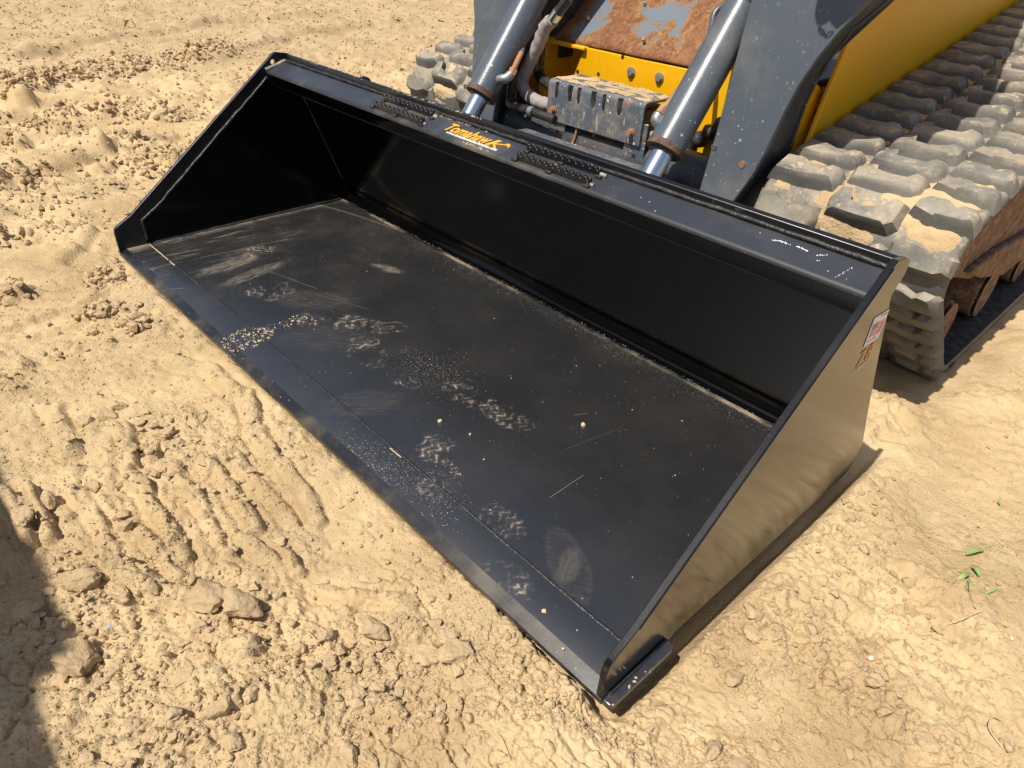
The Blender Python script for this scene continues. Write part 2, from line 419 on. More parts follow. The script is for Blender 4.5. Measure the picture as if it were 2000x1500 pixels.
_tf = {}
def text_mesh(body, size, shear=0, offset=0, extrude=.0004, space=1.):
    cu = bpy.data.curves.new('t', 'FONT'); cu.body = body; cu.size = size; cu.shear = shear; cu.offset = offset; cu.extrude = extrude; cu.space_character = space
    cu.resolution_u = 3
    ob = bpy.data.objects.new('t', cu); COL.objects.link(ob)
    dg = bpy.context.evaluated_depsgraph_get(); dg.update()
    me = bpy.data.meshes.new_from_object(ob.evaluated_get(dg)); bpy.data.objects.remove(ob); bpy.data.curves.remove(cu)
    me.materials.clear(); return me
def text_on(name, body, size, O, U, V, mat, parent, width=None, **kw):
    """text with origin O, reading direction U, up direction V"""
    me = text_mesh(body, size, **kw); U = Vector(U).normalized(); V = Vector(V); V = (V - U * V.dot(U)).normalized(); Nn = U.cross(V)
    k = 1
    xs = [v.co.x for v in me.vertices]
    if width: k = width / (max(xs) - min(xs))
    x0 = min(xs)
    for v in me.vertices:
        c = v.co.copy(); v.co = Vector(O) + U * ((c.x - x0) * k) + V * c.y + Nn * (c.z + .0008)
    me.name = name
    return place(name, me, mat, parent)

# ------------------------------------------------------------------ numpy noise for the terrain
def _h(ix, iy, s):
    n = (ix.astype(np.int64) * 374761393 + iy.astype(np.int64) * 668265263 + s * 1442695041) & 0xFFFFFFFF
    n = ((n ^ (n >> 13)) * 1274126177) & 0xFFFFFFFF
    n = ((n ^ (n >> 16)) * 2246822519) & 0xFFFFFFFF
    return ((n ^ (n >> 15)) & 0xFFFFFF) / float(0x1000000)
def perlin(x, y, s=0):
    ix = np.floor(x); iy = np.floor(y); fx = x - ix; fy = y - iy
    u = fx * fx * fx * (fx * (fx * 6 - 15) + 10); v = fy * fy * fy * (fy * (fy * 6 - 15) + 10)
    def g(a, b):
        t = _h(ix + a, iy + b, s) * 6.2831853
        return np.cos(t) * (fx - a) + np.sin(t) * (fy - b)
    return ((g(0,0) * (1-u) + g(1,0) * u) * (1-v) + (g(0,1) * (1-u) + g(1,1) * u) * v) * 1.5
def fbm(x, y, o=4, s=0, gain=.5):
    r = 0; a = 1; f = 1
    for i in range(o):
        r = r + a * perlin(x * f + i * 17.3, y * f - i * 9.1, s + i); a *= gain; f *= 2.03
    return r
def sst(a, b, x):
    t = np.clip((x - a) / (b - a), 0, 1); return t * t * (3 - 2 * t)
def pebbles(x, y, cell, rmax, dens, s, flat=.6, rough=.35):
    """half-buried lumps: one jittered dome per cell where the hash is below dens"""
    wx = x + rough * rmax * perlin(x / rmax * .9, y / rmax * .9, s + 50); wy = y + rough * rmax * perlin(x / rmax * .9 + 31, y / rmax * .9, s + 51)
    gx = np.floor(wx / cell); gy = np.floor(wy / cell); out = np.zeros_like(x)
    for a in (-1, 0, 1):
        for b in (-1, 0, 1):
            cx, cy = gx + a, gy + b
            px = (cx + .15 + .7 * _h(cx, cy, s)) * cell; py = (cy + .15 + .7 * _h(cx, cy, s + 1)) * cell
            k = _h(cx, cy, s + 2); r = rmax * (.35 + .65 * _h(cx, cy, s + 3) ** 1.5)
            th = _h(cx, cy, s + 4) * 3.14; el = .65 + .35 * _h(cx, cy, s + 5)
            dx, dy = wx - px, wy - py
            u = dx * np.cos(th) + dy * np.sin(th); v = (-dx * np.sin(th) + dy * np.cos(th)) / el
            q = 1 - (u * u + v * v) / (r * r)
            out = np.maximum(out, np.where(k < dens, np.sqrt(np.maximum(q, 0)) * r * flat, 0))
    return out
def cracks(x, y, scale, s, w=.05):
    x = x + .25 / scale * perlin(x * scale * 1.7, y * scale * 1.7, s + 9); y = y + .25 / scale * perlin(x * scale * 1.7 + 5, y * scale * 1.7, s + 8)
    X, Y = x * scale, y * scale; gx, gy = np.floor(X), np.floor(Y)
    f1 = np.full_like(x, 9.); f2 = np.full_like(x, 9.)
    for a in (-1, 0, 1):
        for b in (-1, 0, 1):
            cx, cy = gx + a, gy + b
            d = np.hypot(X - cx - _h(cx, cy, s), Y - cy - _h(cx, cy, s + 1))
            f2 = np.minimum(f2, np.maximum(f1, d)); f1 = np.minimum(f1, d)
    return 1 - sst(0, w, f2 - f1)
def gauss(x, y, cx, cy, rx, ry=None, ang=0):
    ry = ry or rx; c, s_ = math.cos(R_(ang)), math.sin(R_(ang)); u = (x - cx) * c + (y - cy) * s_; v = -(x - cx) * s_ + (y - cy) * c
    return np.exp(-((u / rx) ** 2 + (v / ry) ** 2))
def band(x, y, pts, w):
    """distance-based ridge along a polyline (0..1)"""
    d = np.full_like(x, 9.)
    for (ax, ay), (bx, by) in zip(pts, pts[1:]):
        L2 = (bx - ax) ** 2 + (by - ay) ** 2
        t = np.clip(((x - ax) * (bx - ax) + (y - ay) * (by - ay)) / L2, 0, 1)
        d = np.minimum(d, np.hypot(x - ax - t * (bx - ax), y - ay - t * (by - ay)))
    return np.exp(-(d / w) ** 2)
def rough_mask(x, y):
    m = sst(-.05, .45, fbm(x * 1.3 + 3, y * 1.3, 3, 11))
    for cx, cy, r, k in [(1.55, -.3, .22, .9), (1.75, -.15, .2, .9), (1.3, -.45, .25, .9), (.93, -.28, .22, .9), (1.05, -.12, .2, .8), (.4, -.12, .25, .8), (2.1, .33, .12, .8), (2.05, .6, .12, .5),
                         (2.35, .4, .12, .4), (-.5, -.2, .4, .6), (-1.0, .45, .3, .6)]:
        m = np.maximum(m, k * gauss(x, y, cx, cy, r))
    for cx, cy, r, k in [(.62, -.2, .16, .9), (.75, -.15, .12, .8), (1.5, -.12, .12, .9), (1.35, -.12, .1, .8), (1.65, -.06, .07, .7), (2.0, -.25, .22, .8), (1.9, -.45, .2, .6), (2.42, .55, .12, .8), (2.2, .8, .2, .5), (.1, -.2, .15, .6), (1.9, -.12, .07, .4)]:
        m = m * (1 - k * gauss(x, y, cx, cy, r))
    return np.clip(m, 0, 1)
RIDGES = [([(-1.00, -.16), (-1.06, .10), (-1.15, .29)], .085, .055), ([(-2.40, .16), (-2.26, .20), (-2.12, .25)], .050, .060), ([(-2.25, .30), (-2.09, .48), (-1.93, .64)], .045, .045),
          ([(-1.27, .22), (-1.24, .45), (-1.27, .66)], .035, .030), ([(-2.30, .54), (-2.11, .85)], .040, .040), ([(-1.56, -.02), (-1.45, .21), (-1.25, .36)], .045, .032), ([(-1.66, .60), (-1.57, .88)], .03, .025),
          ([(-.14, -.14), (-.18, -.09), (-.25, -.03)], .035, .026), ([(-.92, .22), (-1.0, .29), (-1.14, .31)], .03, .025), ([(-2.36, 1.10), (-2.34, 1.43)], .05, .03), ([(-3.6, .5), (-4.0, 1.2), (-4.5, 2.3), (-4.6, 3.5)], .10, .05), ([(-3.0, 1.5), (-3.7, 2.75), (-3.85, 3.95)], .12, .05),
          ([(-.62, -.30), (-.72, -.05), (-.70, .20)], .05, .022), ([(-.50, .02), (-.46, .20)], .04, .02)]
TREAD = [([(.841, -.289), (.918, -.307), (.993, -.325)], .016, .020), ([(.914, -.262), (.992, -.282)], .016, .018), ([(1.007, -.337), (1.083, -.332), (1.157, -.341), (1.229, -.338), (1.304, -.342)], .015, .016),
         ([(1.317, -.244), (1.362, -.234), (1.407, -.229)], .018, .013), ([(1.253, -.443), (1.334, -.407), (1.395, -.379)], .022, .015), ([(1.405, -.196), (1.44, -.20), (1.468, -.202)], .012, .012),
         ([(1.166, -.091), (1.284, -.097), (1.38, -.114)], .018, .016), ([(1.112, -.155), (1.238, -.151), (1.336, -.15)], .016, .014), ([(1.071, -.203), (1.192, -.204), (1.315, -.211)], .016, .014),
         ([(.897, -.03), (1.037, -.074), (1.166, -.101)], .020, .020), ([(.918, -.535), (.995, -.531), (1.081, -.532)], .017, .028), ([(.931, -.497), (1.021, -.499), (1.094, -.504)], .013, .022), ([(.662, -.384), (.863, -.399)], .020, .014),
         ([(1.193, -.372), (1.341, -.366)], .014, .012), ([(1.526, -.204), (1.59, -.163), (1.655, -.104)], .016, .012), ([(.635, -.107), (.752, -.050), (.88, -.045)], .022, .015), ([(.211, -.386), (.189, -.231), (.155, -.07)], .022, .016),
         ([(.429, -.321), (.446, -.18), (.51, -.058)], .018, .010), ([(.30, -.36), (.31, -.2), (.33, -.08)], .018, .010), ([(1.0, -.43), (1.12, -.425), (1.25, -.44)], .016, .014), ([(1.05, -.255), (1.18, -.262), (1.30, -.275)], .014, .012)]
CRUMB = [(-2.72, .34, .16), (-2.64, .48, .14), (-2.77, .68, .17), (-2.83, .87, .18), (-2.81, 1.05, .17), (-2.82, 1.21, .16), (-1.79, .34, .13), (-1.77, .46, .14), (-1.78, .54, .12), (-1.83, .65, .12), (-.94, -.09, .10), (-.95, .03, .09),
         (-.92, .44, .12), (-.84, .38, .10), (.07, -.04, .07), (.10, -.09, .08), (-1.43, .04, .07), (-1.95, .66, .08), (-1.18, .85, .08), (-.99, .53, .06), (-1.72, .19, .08), (-.33, -.22, .06), (.03, -.30, .06), (.30, -.16, .07), (.42, -.12, .05)]
def windrow(x, y):
    return (band(x, y, [(-2.3, .2), (-2.68, .41), (-2.72, .80), (-2.85, 1.25), (-2.9, 1.6)], .16), band(x, y, [(-1.75, .30), (-1.70, .50), (-1.55, .75)], .12) + band(x, y, [(-2.1, -.1), (-1.2, .5)], .07) * .5)
def crumb_mask(x, y, wr=None, wr2=None):
    if wr is None: wr, wr2 = windrow(x, y)
    cp = np.zeros_like(x)
    for cx, cy, r in CRUMB: cp = np.maximum(cp, gauss(x, y, cx, cy, r))
    cp = np.maximum(cp, np.clip(wr * 1.1 + wr2, 0, 1))
    return sst(.25, .75, cp + .35 * fbm(x * 5, y * 5, 3, 64))
def ground_h(x, y):
    x = np.asarray(x, float); y = np.asarray(y, float)
    near = sst(9, 3, np.hypot(x - 2.3, y + .53))
    m = rough_mask(x, y)
    h = -.036 + .014 * fbm(x * .9, y * .9, 3, 1) + .008 * fbm(x * 3.1, y * 3.1, 3, 2)
    far = sst(2.2, 4.5, np.hypot(x - 2.3, y + .53))
    u = (-x + y) * .7071; v = (x + y) * .7071
    uw = u + .16 * fbm(v * .8, u * .8, 3, 21)
    left = sst(.55, -.25, x) * sst(3.2, 1.2, u)
    # rolled-over ridges and grooves left by tracks that turned here
    for c, w_, a, sd in [(1.04, .07, .042, 1), (.62, .055, .032, 2), (1.42, .08, .045, 3), (.20, .05, .026, 4), (1.85, .10, .04, 5), (2.4, .13, .04, 6), (-.12, .045, .018, 7), (.83, .03, .018, 8), (1.22, .035, .02, 9), (.40, .03, .016, 10)]:
        br = sst(-.25, .25, perlin(v * 2.2, c * 5., 60 + sd))
        q = (uw - c) / w_
        prof = np.sqrt(np.clip(1 - q * q, 0, 1)) * (1 + .15 * np.tanh(q * 2.))
        h = h + left * .75 * a * prof * br
    # crumbled windrow at the upper left
    wr, wr2 = windrow(x, y)
    h = h + .060 * wr + .03 * wr2
    w2 = x + .32 * y + .25 * fbm(x * .5, y * .5, 2, 68)
    h = h + far * (.040 * (np.abs(perlin(w2 * 2.1, y * .22, 69)) - .25) + .022 * (np.abs(perlin(w2 * 5.3, y * .35, 70)) - .25)) * sst(3.2, 4.2, np.hypot(x - 2.3, y + .53))
    h = h + left * (.026 * perlin(uw * 5.2, v * .75, 73) + .014 * perlin(uw * 11, v * 1.2, 74))
    for P_, w_, a in RIDGES:
        d = band(x + .018 * perlin(x * 5, y * 5, 61), y + .018 * perlin(x * 5 + 9, y * 5, 62), P_, w_)
        h = h + a * np.sqrt(np.clip(1 + np.log(np.maximum(d, 1e-9)), 0, 1)) * (1 + .25 * perlin(x * 9, y * 9, 63))
    cp = crumb_mask(x, y, wr, wr2)
    m = np.clip(np.maximum(m * (1 - .75 * left), cp), 0, 1)
    h = h + cp * (np.maximum(pebbles(x, y, .052, .027, .80, 170, 1.15, .7), pebbles(x + 4, y, .098, .046, .40, 180, .8, .6)) + np.maximum(pebbles(x, y + 4, .026, .013, .6, 190, 1., .5), 0))
    h = h - left * .022 * np.maximum(0, .10 - np.abs(perlin(uw * 9 + .5 * perlin(v * 3, u * 3, 66), v * 1.3, 65))) / .10 * sst(-.25, .25, fbm(v * 2, u * 3, 2, 67))
    # broken crust scarps
    n3 = fbm(x * 2.6 + 7, y * 2.6, 4, 31)
    sc = sst(-.2, .35, fbm(x * 1.1, y * 1.1 + 4, 2, 33))
    for t, a in ((-.30, .008), (-.05, .009), (.22, .010), (.5, .010)):
        h = h + a * sst(t - .012, t + .012, n3) * (.30 + .70 * sc) * (.45 + .55 * m)
    n5 = fbm(x * 6.5 + 3, y * 6.5 + 1, 4, 35)
    for t, a in ((-.2, .0045), (.15, .005), (.45, .005)):
        h = h + a * sst(t - .025, t + .025, n5) * (.12 + .88 * m) * near
    # tread-bar impressions at the lower left
    for k, (P_, w_, a) in enumerate(TREAD):
        d = band(x + .006 * perlin(x * 14, y * 14, 75), y + .006 * perlin(x * 14 + 9, y * 14, 76), P_, w_)
        brk = .35 + .65 * sst(-.45, -.1, perlin(x * 11 + k * 3.3, y * 11, 77))
        h = h + a * brk * np.sqrt(np.clip(1 + np.log(np.maximum(d, 1e-9)), 0, 1)) - .35 * a * np.exp(-((np.sqrt(np.maximum(-np.log(np.maximum(d, 1e-9)), 0)) - 1.35) / .35) ** 2)
    # lumps of several sizes
    lump = np.maximum(pebbles(x, y, .115, .050, .30 * m, 100, .50), pebbles(x + 3, y, .062, .028, .10 + .45 * m, 110, .55))
    h = h + lump * (.55 + .65 * m)
    l2 = np.maximum(pebbles(x, y + 5, .031, .0135, .10 + .50 * m, 120, .6), pebbles(x + 9, y, .017, .0068, .12 + .38 * m, 130, .65))
    h = h + l2 * near
    cr = .08 + .92 * sst(-.30, .25, fbm(x * 4.3 + 2, y * 4.3, 3, 47))            # crumbly patches against smooth packed ones
    l3 = np.maximum(pebbles(x + 2, y + 7, .021, .0095, .42 * cr * (.35 + m), 150, .95, .55), pebbles(x + 6, y + 2, .0115, .0048, .40 * cr * (.45 + m), 160, 1.0, .5))
    h = h + l3 * near
    rid = 1 - np.abs(perlin(x * 17 + .4 * perlin(x * 40, y * 40, 71), y * 17, 72)) * 2.2
    h = h - .0105 * np.maximum(rid - .72, 0) / .28 * cr * (.3 + .7 * m) * near
    h = h + (.0070 * m + .0007) * fbm(x * 21, y * 21, 4, 41, .62) * near +   .0021 * (.12 + m) * fbm(x * 85, y * 85, 2, 42) * near
    h = h - .010 * cracks(x, y, 9.5, 201, .05) * sst(-.05, .25, fbm(x * 2 + 9, y * 2, 2, 44)) * near
    h = h - .006 * cracks(x, y, 20, 211, .07) * sst(.0, .35, fbm(x * 2.3, y * 2.3 + 8, 2, 45)) * near
    # ploughed, clumpy field farther off
    fm = sst(-.35, .35, fbm(u * 1.6, v * .5, 3, 53))
    h = h + far * (.012 * fbm(x * 3, y * 3, 3, 51, .55) + (.25 + .75 * fm) * (.4 * pebbles(x, y, .11, .045, .45 + 0 * m, 140, .75) + .016 * fbm(x * 13, y * 13, 4, 52, .65)))
    # keep clear below the bucket and level under the tracks
    foot = sst(-.01, .03, y) * sst(1.0, .9, y) * sst(-.05, .0, x) * sst(2.03, 1.99, x)
    h = np.where(foot > 0, h * (1 - foot) + np.minimum(h, -.043 - .04 * sst(1.5, 2., x)) * foot, h)
    edge = sst(-.20, -.03, y) * sst(.05, -.0, y) * sst(-.05, .02, x) * sst(2.0, 1.7, x)
    h = h * (1 - edge) + np.minimum(h + .010 * edge, -.0105) * edge
    rgt = sst(1.95, 1.99, x) * sst(2.30, 2.02, x) * sst(-.10, .04, y) * sst(1.35, 1.0, y)
    h = h * (1 - rgt) + (-.052 + .6 * (h + .036)) * rgt
    for tx in (1.755, .225):
        tr = sst(tx - .32, tx - .24, x) * sst(tx + .32, tx + .24, x) * sst(1.1, 1.3, y) * sst(3.6, 3.2, y)
        h = h * (1 - tr) + (-.046 + .15 * (h + .036)) * tr
    return h

def build_ground():
    ox, oy = CAM[0], CAM[1]
    dense = np.arange(R_(60), R_(206), .0036); coarse = np.arange(R_(206), R_(420), R_(4))
    th = np.concatenate([dense, coarse]); nt = len(th)
    r = [.30]
    while r[-1] < 13: r.append(r[-1] * 1.0036)
    while r[-1] < 900: r.append(r[-1] * 1.045)
    r = np.array(r); nr = len(r)
    T, Rr = np.meshgrid(th, r)
    X = ox + Rr * np.cos(T); Y = oy + Rr * np.sin(T)
    Z = ground_h(X.ravel(), Y.ravel()).reshape(X.shape)
    co = np.stack([X, Y, Z], -1).reshape(-1, 3)
    co = np.vstack([co, [[ox, oy, -.036]]])
    i = np.arange(nr - 1)[:, None] * nt + np.arange(nt)[None, :]
    j = np.arange(nr - 1)[:, None] * nt + (np.arange(nt)[None, :] + 1) % nt
    q = np.stack([i, i + nt, j + nt, j], -1).reshape(-1, 4)
    tri = np.stack([np.full(nt, len(co) - 1), np.arange(nt), (np.arange(nt) + 1) % nt], -1)
    me = bpy.data.meshes.new('ground')
    nq, n3 = len(q), len(tri)
    me.vertices.add(len(co)); me.vertices.foreach_set('co', co.ravel())
    me.loops.add(nq * 4 + n3 * 3); me.loops.foreach_set('vertex_index', np.concatenate([q.ravel(), tri.ravel()]).astype(np.int32))
    me.polygons.add(nq + n3)
    me.polygons.foreach_set('loop_start', np.concatenate([np.arange(nq) * 4, nq * 4 + np.arange(n3) * 3]).astype(np.int32))
    me.polygons.foreach_set('use_smooth', np.ones(nq + n3, bool))
    me.update(calc_edges=True); me.validate()
    o = place('ground', me, 'sand'); o['kind'] = 'structure'; o['label'] = 'dry tan sandy soil with clods, cracks and track marks'
    return o
build_ground()

# ------------------------------------------------------------------ the bucket
BW = 1.98; T = .012
bucket = thing('loader_bucket', 'wide black smooth-edge loader bucket lying on the sand in front of the machine', 'loader bucket', (.99, .40, -.01))
B = bucket
# floor sheet
prism('floor_plate', [(.078, .004), (.078, .0135), (.79, .0125), (.79, .003)], .0, BW, 'floor', B, 0)
prism('cutting_edge', [(-.002, -.008), (-.002, .003), (.020, .0135), (.090, .0138), (.090, -.010)], -.0115, BW + .0115, 'floor', B, .0012)
prism('edge_bevel', [(-.0021, -.004), (-.0021, .0035), (.0196, .0141), (.020, .010)], .0, BW, 'black_edge', B, 0)
# back sheet: floor bend, then leaning forward
bend = [(.789, .0125), (.800, .0135), (.808, .0175), (.8145, .0245), (.818, .034), (.8185, .046), (.816, .060)]
back_in = bend + [(.668, .436), (.640, .503)]
th_ = .007
outp = []
for i, p in enumerate(back_in):
    a = Vector(back_in[max(i - 1, 0)]); b = Vector(back_in[min(i + 1, len(back_in) - 1)]); t = (b - a).normalized(); outp.append((p[0] + t.y * th_, p[1] - t.x * th_))
prism('back_plate', back_in + outp[::-1], .0, BW, 'black_shaded', B, 0)
tb = prism('top_bar', [(.5665, .4815), (.5668, .474), (.594, .4285), (.6685, .4285), (.6385, .5045)], .0, BW, 'black_bar', B, .011, 4)
M['soft_edge'] = black_paint('worn_satin_edge', .15, .55, .004, 1.5, .02)
tb.data.materials.append(M['black_shaded']); tb.data.materials.append(M['soft_edge']); tb.modifiers['bevel'].material = 2
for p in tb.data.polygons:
    if p.normal.z < .2: p.material_index = 1  # lip and end faces get the black with shade in its colour
prism('top_strip', [(.6425, .492), (.6425, .5205), (.6535, .5245), (.6535, .487)], -.002, BW + .002, 'black', B, .0015)
weld('weld_bead', [(.004, .6385, .507), (.8, .6385, .507), (BW - .004, .6385, .507)], .0048, 'weld', B)
weld('weld_bead', [(.002, .0905, .0135), (.7, .0905, .0135), (1.3, .0915, .0135), (BW, .0905, .0135)], .0035, 'weld', B, .008)
weld('weld_bead', [(.003, .10, .0135), (.003, .45, .0135), (.003, .79, .0135)], .004, 'weld_bright', B)
M['strip'] = black_paint('sunlit_grey_strip', .55, .45, .02)  # sunlit line along the bend put into a pale grey colour
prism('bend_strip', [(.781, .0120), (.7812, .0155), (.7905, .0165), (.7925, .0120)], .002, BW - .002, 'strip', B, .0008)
# thin sand line caught in the seam of the cutting edge
seam = bmesh.new()
for x0, x1 in [(.01, .16), (.17, .21), (1.33, 1.37)]:
    n = int((x1 - x0) / .006); bm_tube(seam, [(x0 + (x1 - x0) * k / n, .0868 + .0008 * mnoise.noise(Vector((k * .7, 0, 0))), .0142) for k in range(n + 1)], [.0012 * (1 + .6 * mnoise.noise(Vector((k * .9, 3, 0)))) for k in range(n + 1)], 5)
place('seam_sand', mesh_from(seam, 'seam_sand'), 'crumb', B, kind='stuff')

side = [(-.001, -.010), (-.001, .068), (.002, .079), (.010, .087), (.057, .1125), (.600, .5295), (.607, .5335), (.650, .5265), (.668, .5185), (.6705, .510), (.668, .494), (.640, .463),
        (.7055, .323), (.779, .174), (.846, .050), (.850, .034), (.846, .004), (.832, -.020), (.815, -.028), (.60, -.022), (.185, -.004), (.175, -.010)]
def side_plate(x0, x1):
    bm = bmesh.new()
    # plate with a round hole near the top: bridge outer loop and hole loop
    hc = (.5965, .5045); hr = .0085; nh = 20
    outer = [(y, z) for y, z in side]; hole = [(hc[0] + hr * math.cos(2 * math.pi * k / nh), hc[1] + hr * math.sin(2 * math.pi * k / nh)) for k in range(nh)]
    for x, flip in ((x0, 1), (x1, 0)):
        vo = [bm.verts.new((x, *p)) for p in outer]; vh = [bm.verts.new((x, *p)) for p in hole]
        eo = [bm.edges.new((vo[i], vo[(i + 1) % len(vo)])) for i in range(len(vo))]; eh = [bm.edges.new((vh[i], vh[(i + 1) % nh])) for i in range(nh)]
        bmesh.ops.triangle_fill(bm, use_beauty=True, use_dissolve=False, edges=eo + eh)
        if flip: A, H = vo, vh
        else: Bv, G = vo, vh
    for L1, L2 in ((A, Bv), (H, G)):
        for i in range(len(L1)): bm.faces.new((L1[i], L1[(i + 1) % len(L1)], L2[(i + 1) % len(L1)], L2[i]))
    return mesh_from(bm, 'side_plate', 30)
place('side_plate', side_plate(-T, -.0005), 'black', B, .0012)
place('side_plate', side_plate(BW + .0005, BW + T), 'black_gloss', B, .0012)
liner = [(.084, .013), (.084, .090), (.150, .134), (.566, .462), (.590, .430), (.664, .430), (.696, .369), (.76, .203), (.808, .081), (.811, .03), (.80, .013)]
for x0, x1, xs in ((.0, .0035, .0035), (BW - .0035, BW, BW - .0035)):
    prism('side_liner', liner, x0, x1, 'black_shaded', B, 0)
weld('weld_bead', [(.0042, .085, .030), (.0042, .085, .092), (.0042, .150, .1345), (.0042, .38, .316), (.0042, .566, .462)], .0042, 'weld', B)
weld('weld_bead', [(.0042, .664, .430), (.0042, .696, .369), (.0042, .76, .203), (.0042, .808, .081)], .003, 'weld', B)
weld('weld_bead', [(.003, .566, .484), (.003, .60, .494), (.003, .637, .506)], .006, 'weld_bright', B)
weld('weld_bead', [(BW - .004, .60, .494), (BW - .004, .637, .506)], .003, 'weld', B)
# wear pads outside the side plates
for s in (0, 1):
    f = (lambda x: BW + x) if s else (lambda x: -x)
    pts = [(f(T), .000, -.006), (f(.026), .000, -.006), (f(.030), .006, -.006), (f(.031), .146, -.006), (f(.026), .156, -.006), (f(T), .158, -.006)]
    plate_poly('wear_pad', pts, (0, 0, .010), 'black_bar', B, .002)
    weld('weld_bead', [(f(T + .002), .012, .005), (f(T + .002), .15, .005)], .0030, 'weld', B)
# outer reinforcement strip edge on the right plate (a shallow step)
plate_poly('edge_strip', [(BW + T, .062, .112), (BW + T, .598, .5235), (BW + T, .620, .508), (BW + T, .10, .090)], (.0012, 0, 0), 'black_gloss', B, .0005)
# grip steps welded on the top bar
def bar_top(y): return .4815 + (y - .5665) * (.023 / .072)
def step_bar(x0, x1, yc):
    z0 = bar_top(yc) + .0005; n = 11; p = (x1 - x0) / n; H = .017; prof = [(x0, z0)]
    for k in range(n):
        a = x0 + k * p
        prof += [(a + .001, z0 + H), (a + p * .42, z0 + H - .001)]
        prof += [(a + p * (.5 + .42 * q), z0 + H - .0085 * math.sin(math.pi * (q * .8 + .1))) for q in (0, .33, .66, 1)]
    prof += [(x1, z0 + H), (x1, z0)]
    bm = bmesh.new(); bm_loft(bm, [(x, yc - .004, z) for x, z in prof], [(x, yc + .004, z) for x, z in prof])
    return place('step_bar', mesh_from(bm, 'step_bar', 25), 'black', B, .0006, 1)
for x0, dx in ((.588, .0), (1.155, .0)):
    step_bar(x0, x0 + .22, .620); step_bar(x0 + .007, x0 + .227, .583)
    for xx in (x0 + .005, x0 + .112, x0 + .222):
        for yc in (.612, .575): box('step_tab', xx - .008, xx + .008, yc - .004, yc + .004, bar_top(yc) - .002, bar_top(yc) + .006, 'weld', B, .002)
    for xx in (x0 + .224, x0 + .232):
        for yc in (.62, .583):
            weld('weld_bead', [(xx - .004, yc, bar_top(yc) + .003), (xx + .004, yc + .001, bar_top(yc) + .003)], .0045, 'weld_bright', B, .002)
# lettering on the bar
bu = Vector((1, 0, 0)); bv = Vector((0, .072, .023)).normalized(); bn = bu.cross(bv)
def bp(x, y, lift=.0): return Vector((x, y, bar_top(y))) + bn * lift
text_on('brand_lettering', 'Tomahaw', .046, bp(.888, .591, .0006), bu, bv, 'orange', B, width=.158, shear=.32, offset=.0011)
kpoly = [[(1.040, .590), (1.050, .590), (1.070, .6195), (1.059, .6195)], [(1.054, .603), (1.062, .605), (1.078, .592), (1.088, .586), (1.076, .588), (1.068, .594)],
         [(1.055, .603), (1.094, .6135), (1.097, .6115), (1.058, .6005)], [(1.089, .6155), (1.099, .6185), (1.106, .612), (1.107, .6015), (1.102, .6095), (1.094, .6105)]]
bm = bmesh.new()
for i_, P in enumerate(kpoly): bm_loft(bm, [bp(x, y, .0004) for x, y in P], [bp(x, y, .0013 + .0001 * i_) for x, y in P])
place('brand_lettering', mesh_from(bm, 'hatchet_letter', 0), 'orange', B)
text_on('web_lettering', 'www.tomahawkattachments.com', .0135, bp(.905, .5815, .0006), bu, bv, 'white', B, width=.185, shear=.2, offset=.00025)
# number and flag labels on the right side plate
px = BW + T + .0006
text_on('size_number', '78', .048, (px - .0005, .597, .3385), (0, 1, .03), (0, 0, 1), 'orange2', B, width=.052, shear=.08, offset=-.0006, space=1.25, extrude=.0002)
plate_poly('size_rule', [(px, .592, .3325), (px, .652, .3355), (px, .652, .3368), (px, .592, .3338)], (.0005, 0, 0), 'white', B)
lab = plate_poly('flag_label', [(px, .593, .384), (px, .655, .378), (px, .654, .431), (px, .6215, .438)][:0] or [(px, .594, .3815), (px, .655, .3775), (px, .655, .4335), (px, .594, .4375)], (.0004, 0, 0), 'label', B)
lx = px + .0005
def labp(u, v): return (lx, .594 + .061 * u, .3815 + .056 * v - .004 * u)
def lab_quad(u0, v0, u1, v1): return [labp(u0, v0), labp(u1, v0), labp(u1, v1), labp(u0, v1)]
plate_poly('flag_canton', lab_quad(.10, .50, .42, .74), (.0003, 0, 0), 'blue', lab)
bm = bmesh.new()
for k in range(7):
    v = .30 + k * .066; u0 = .46 if k > 2 else .10
    top = [labp(u0 + (.9 - u0) * q / 8, v + .035 * math.sin(q * .9)) for q in range(9)]; bot = [labp(u0 + (.9 - u0) * q / 8, v - .030 + .035 * math.sin(q * .9)) for q in range(9)]
    P = bot + top[::-1]; bm_loft(bm, [Vector(p) for p in P], [Vector(p) + Vector((.0003, 0, 0)) for p in P])
place('flag_stripes', mesh_from(bm, 'flag_stripes', 0), 'red', lab)
bm = bmesh.new()
for (u0, v0, u1, v1) in [(.52, .88, .88, .94), (.12, .12, .30, .17), (.36, .12, .44, .17), (.50, .11, .70, .18)]:
    bm_loft(bm, [Vector(p) for p in lab_quad(u0, v0, u1, v1)], [Vector(p) + Vector((.0003, 0, 0)) for p in lab_quad(u0, v0, u1, v1)])
place('label_print', mesh_from(bm, 'label_print', 0), 'labelgrey', lab, kind='stuff')
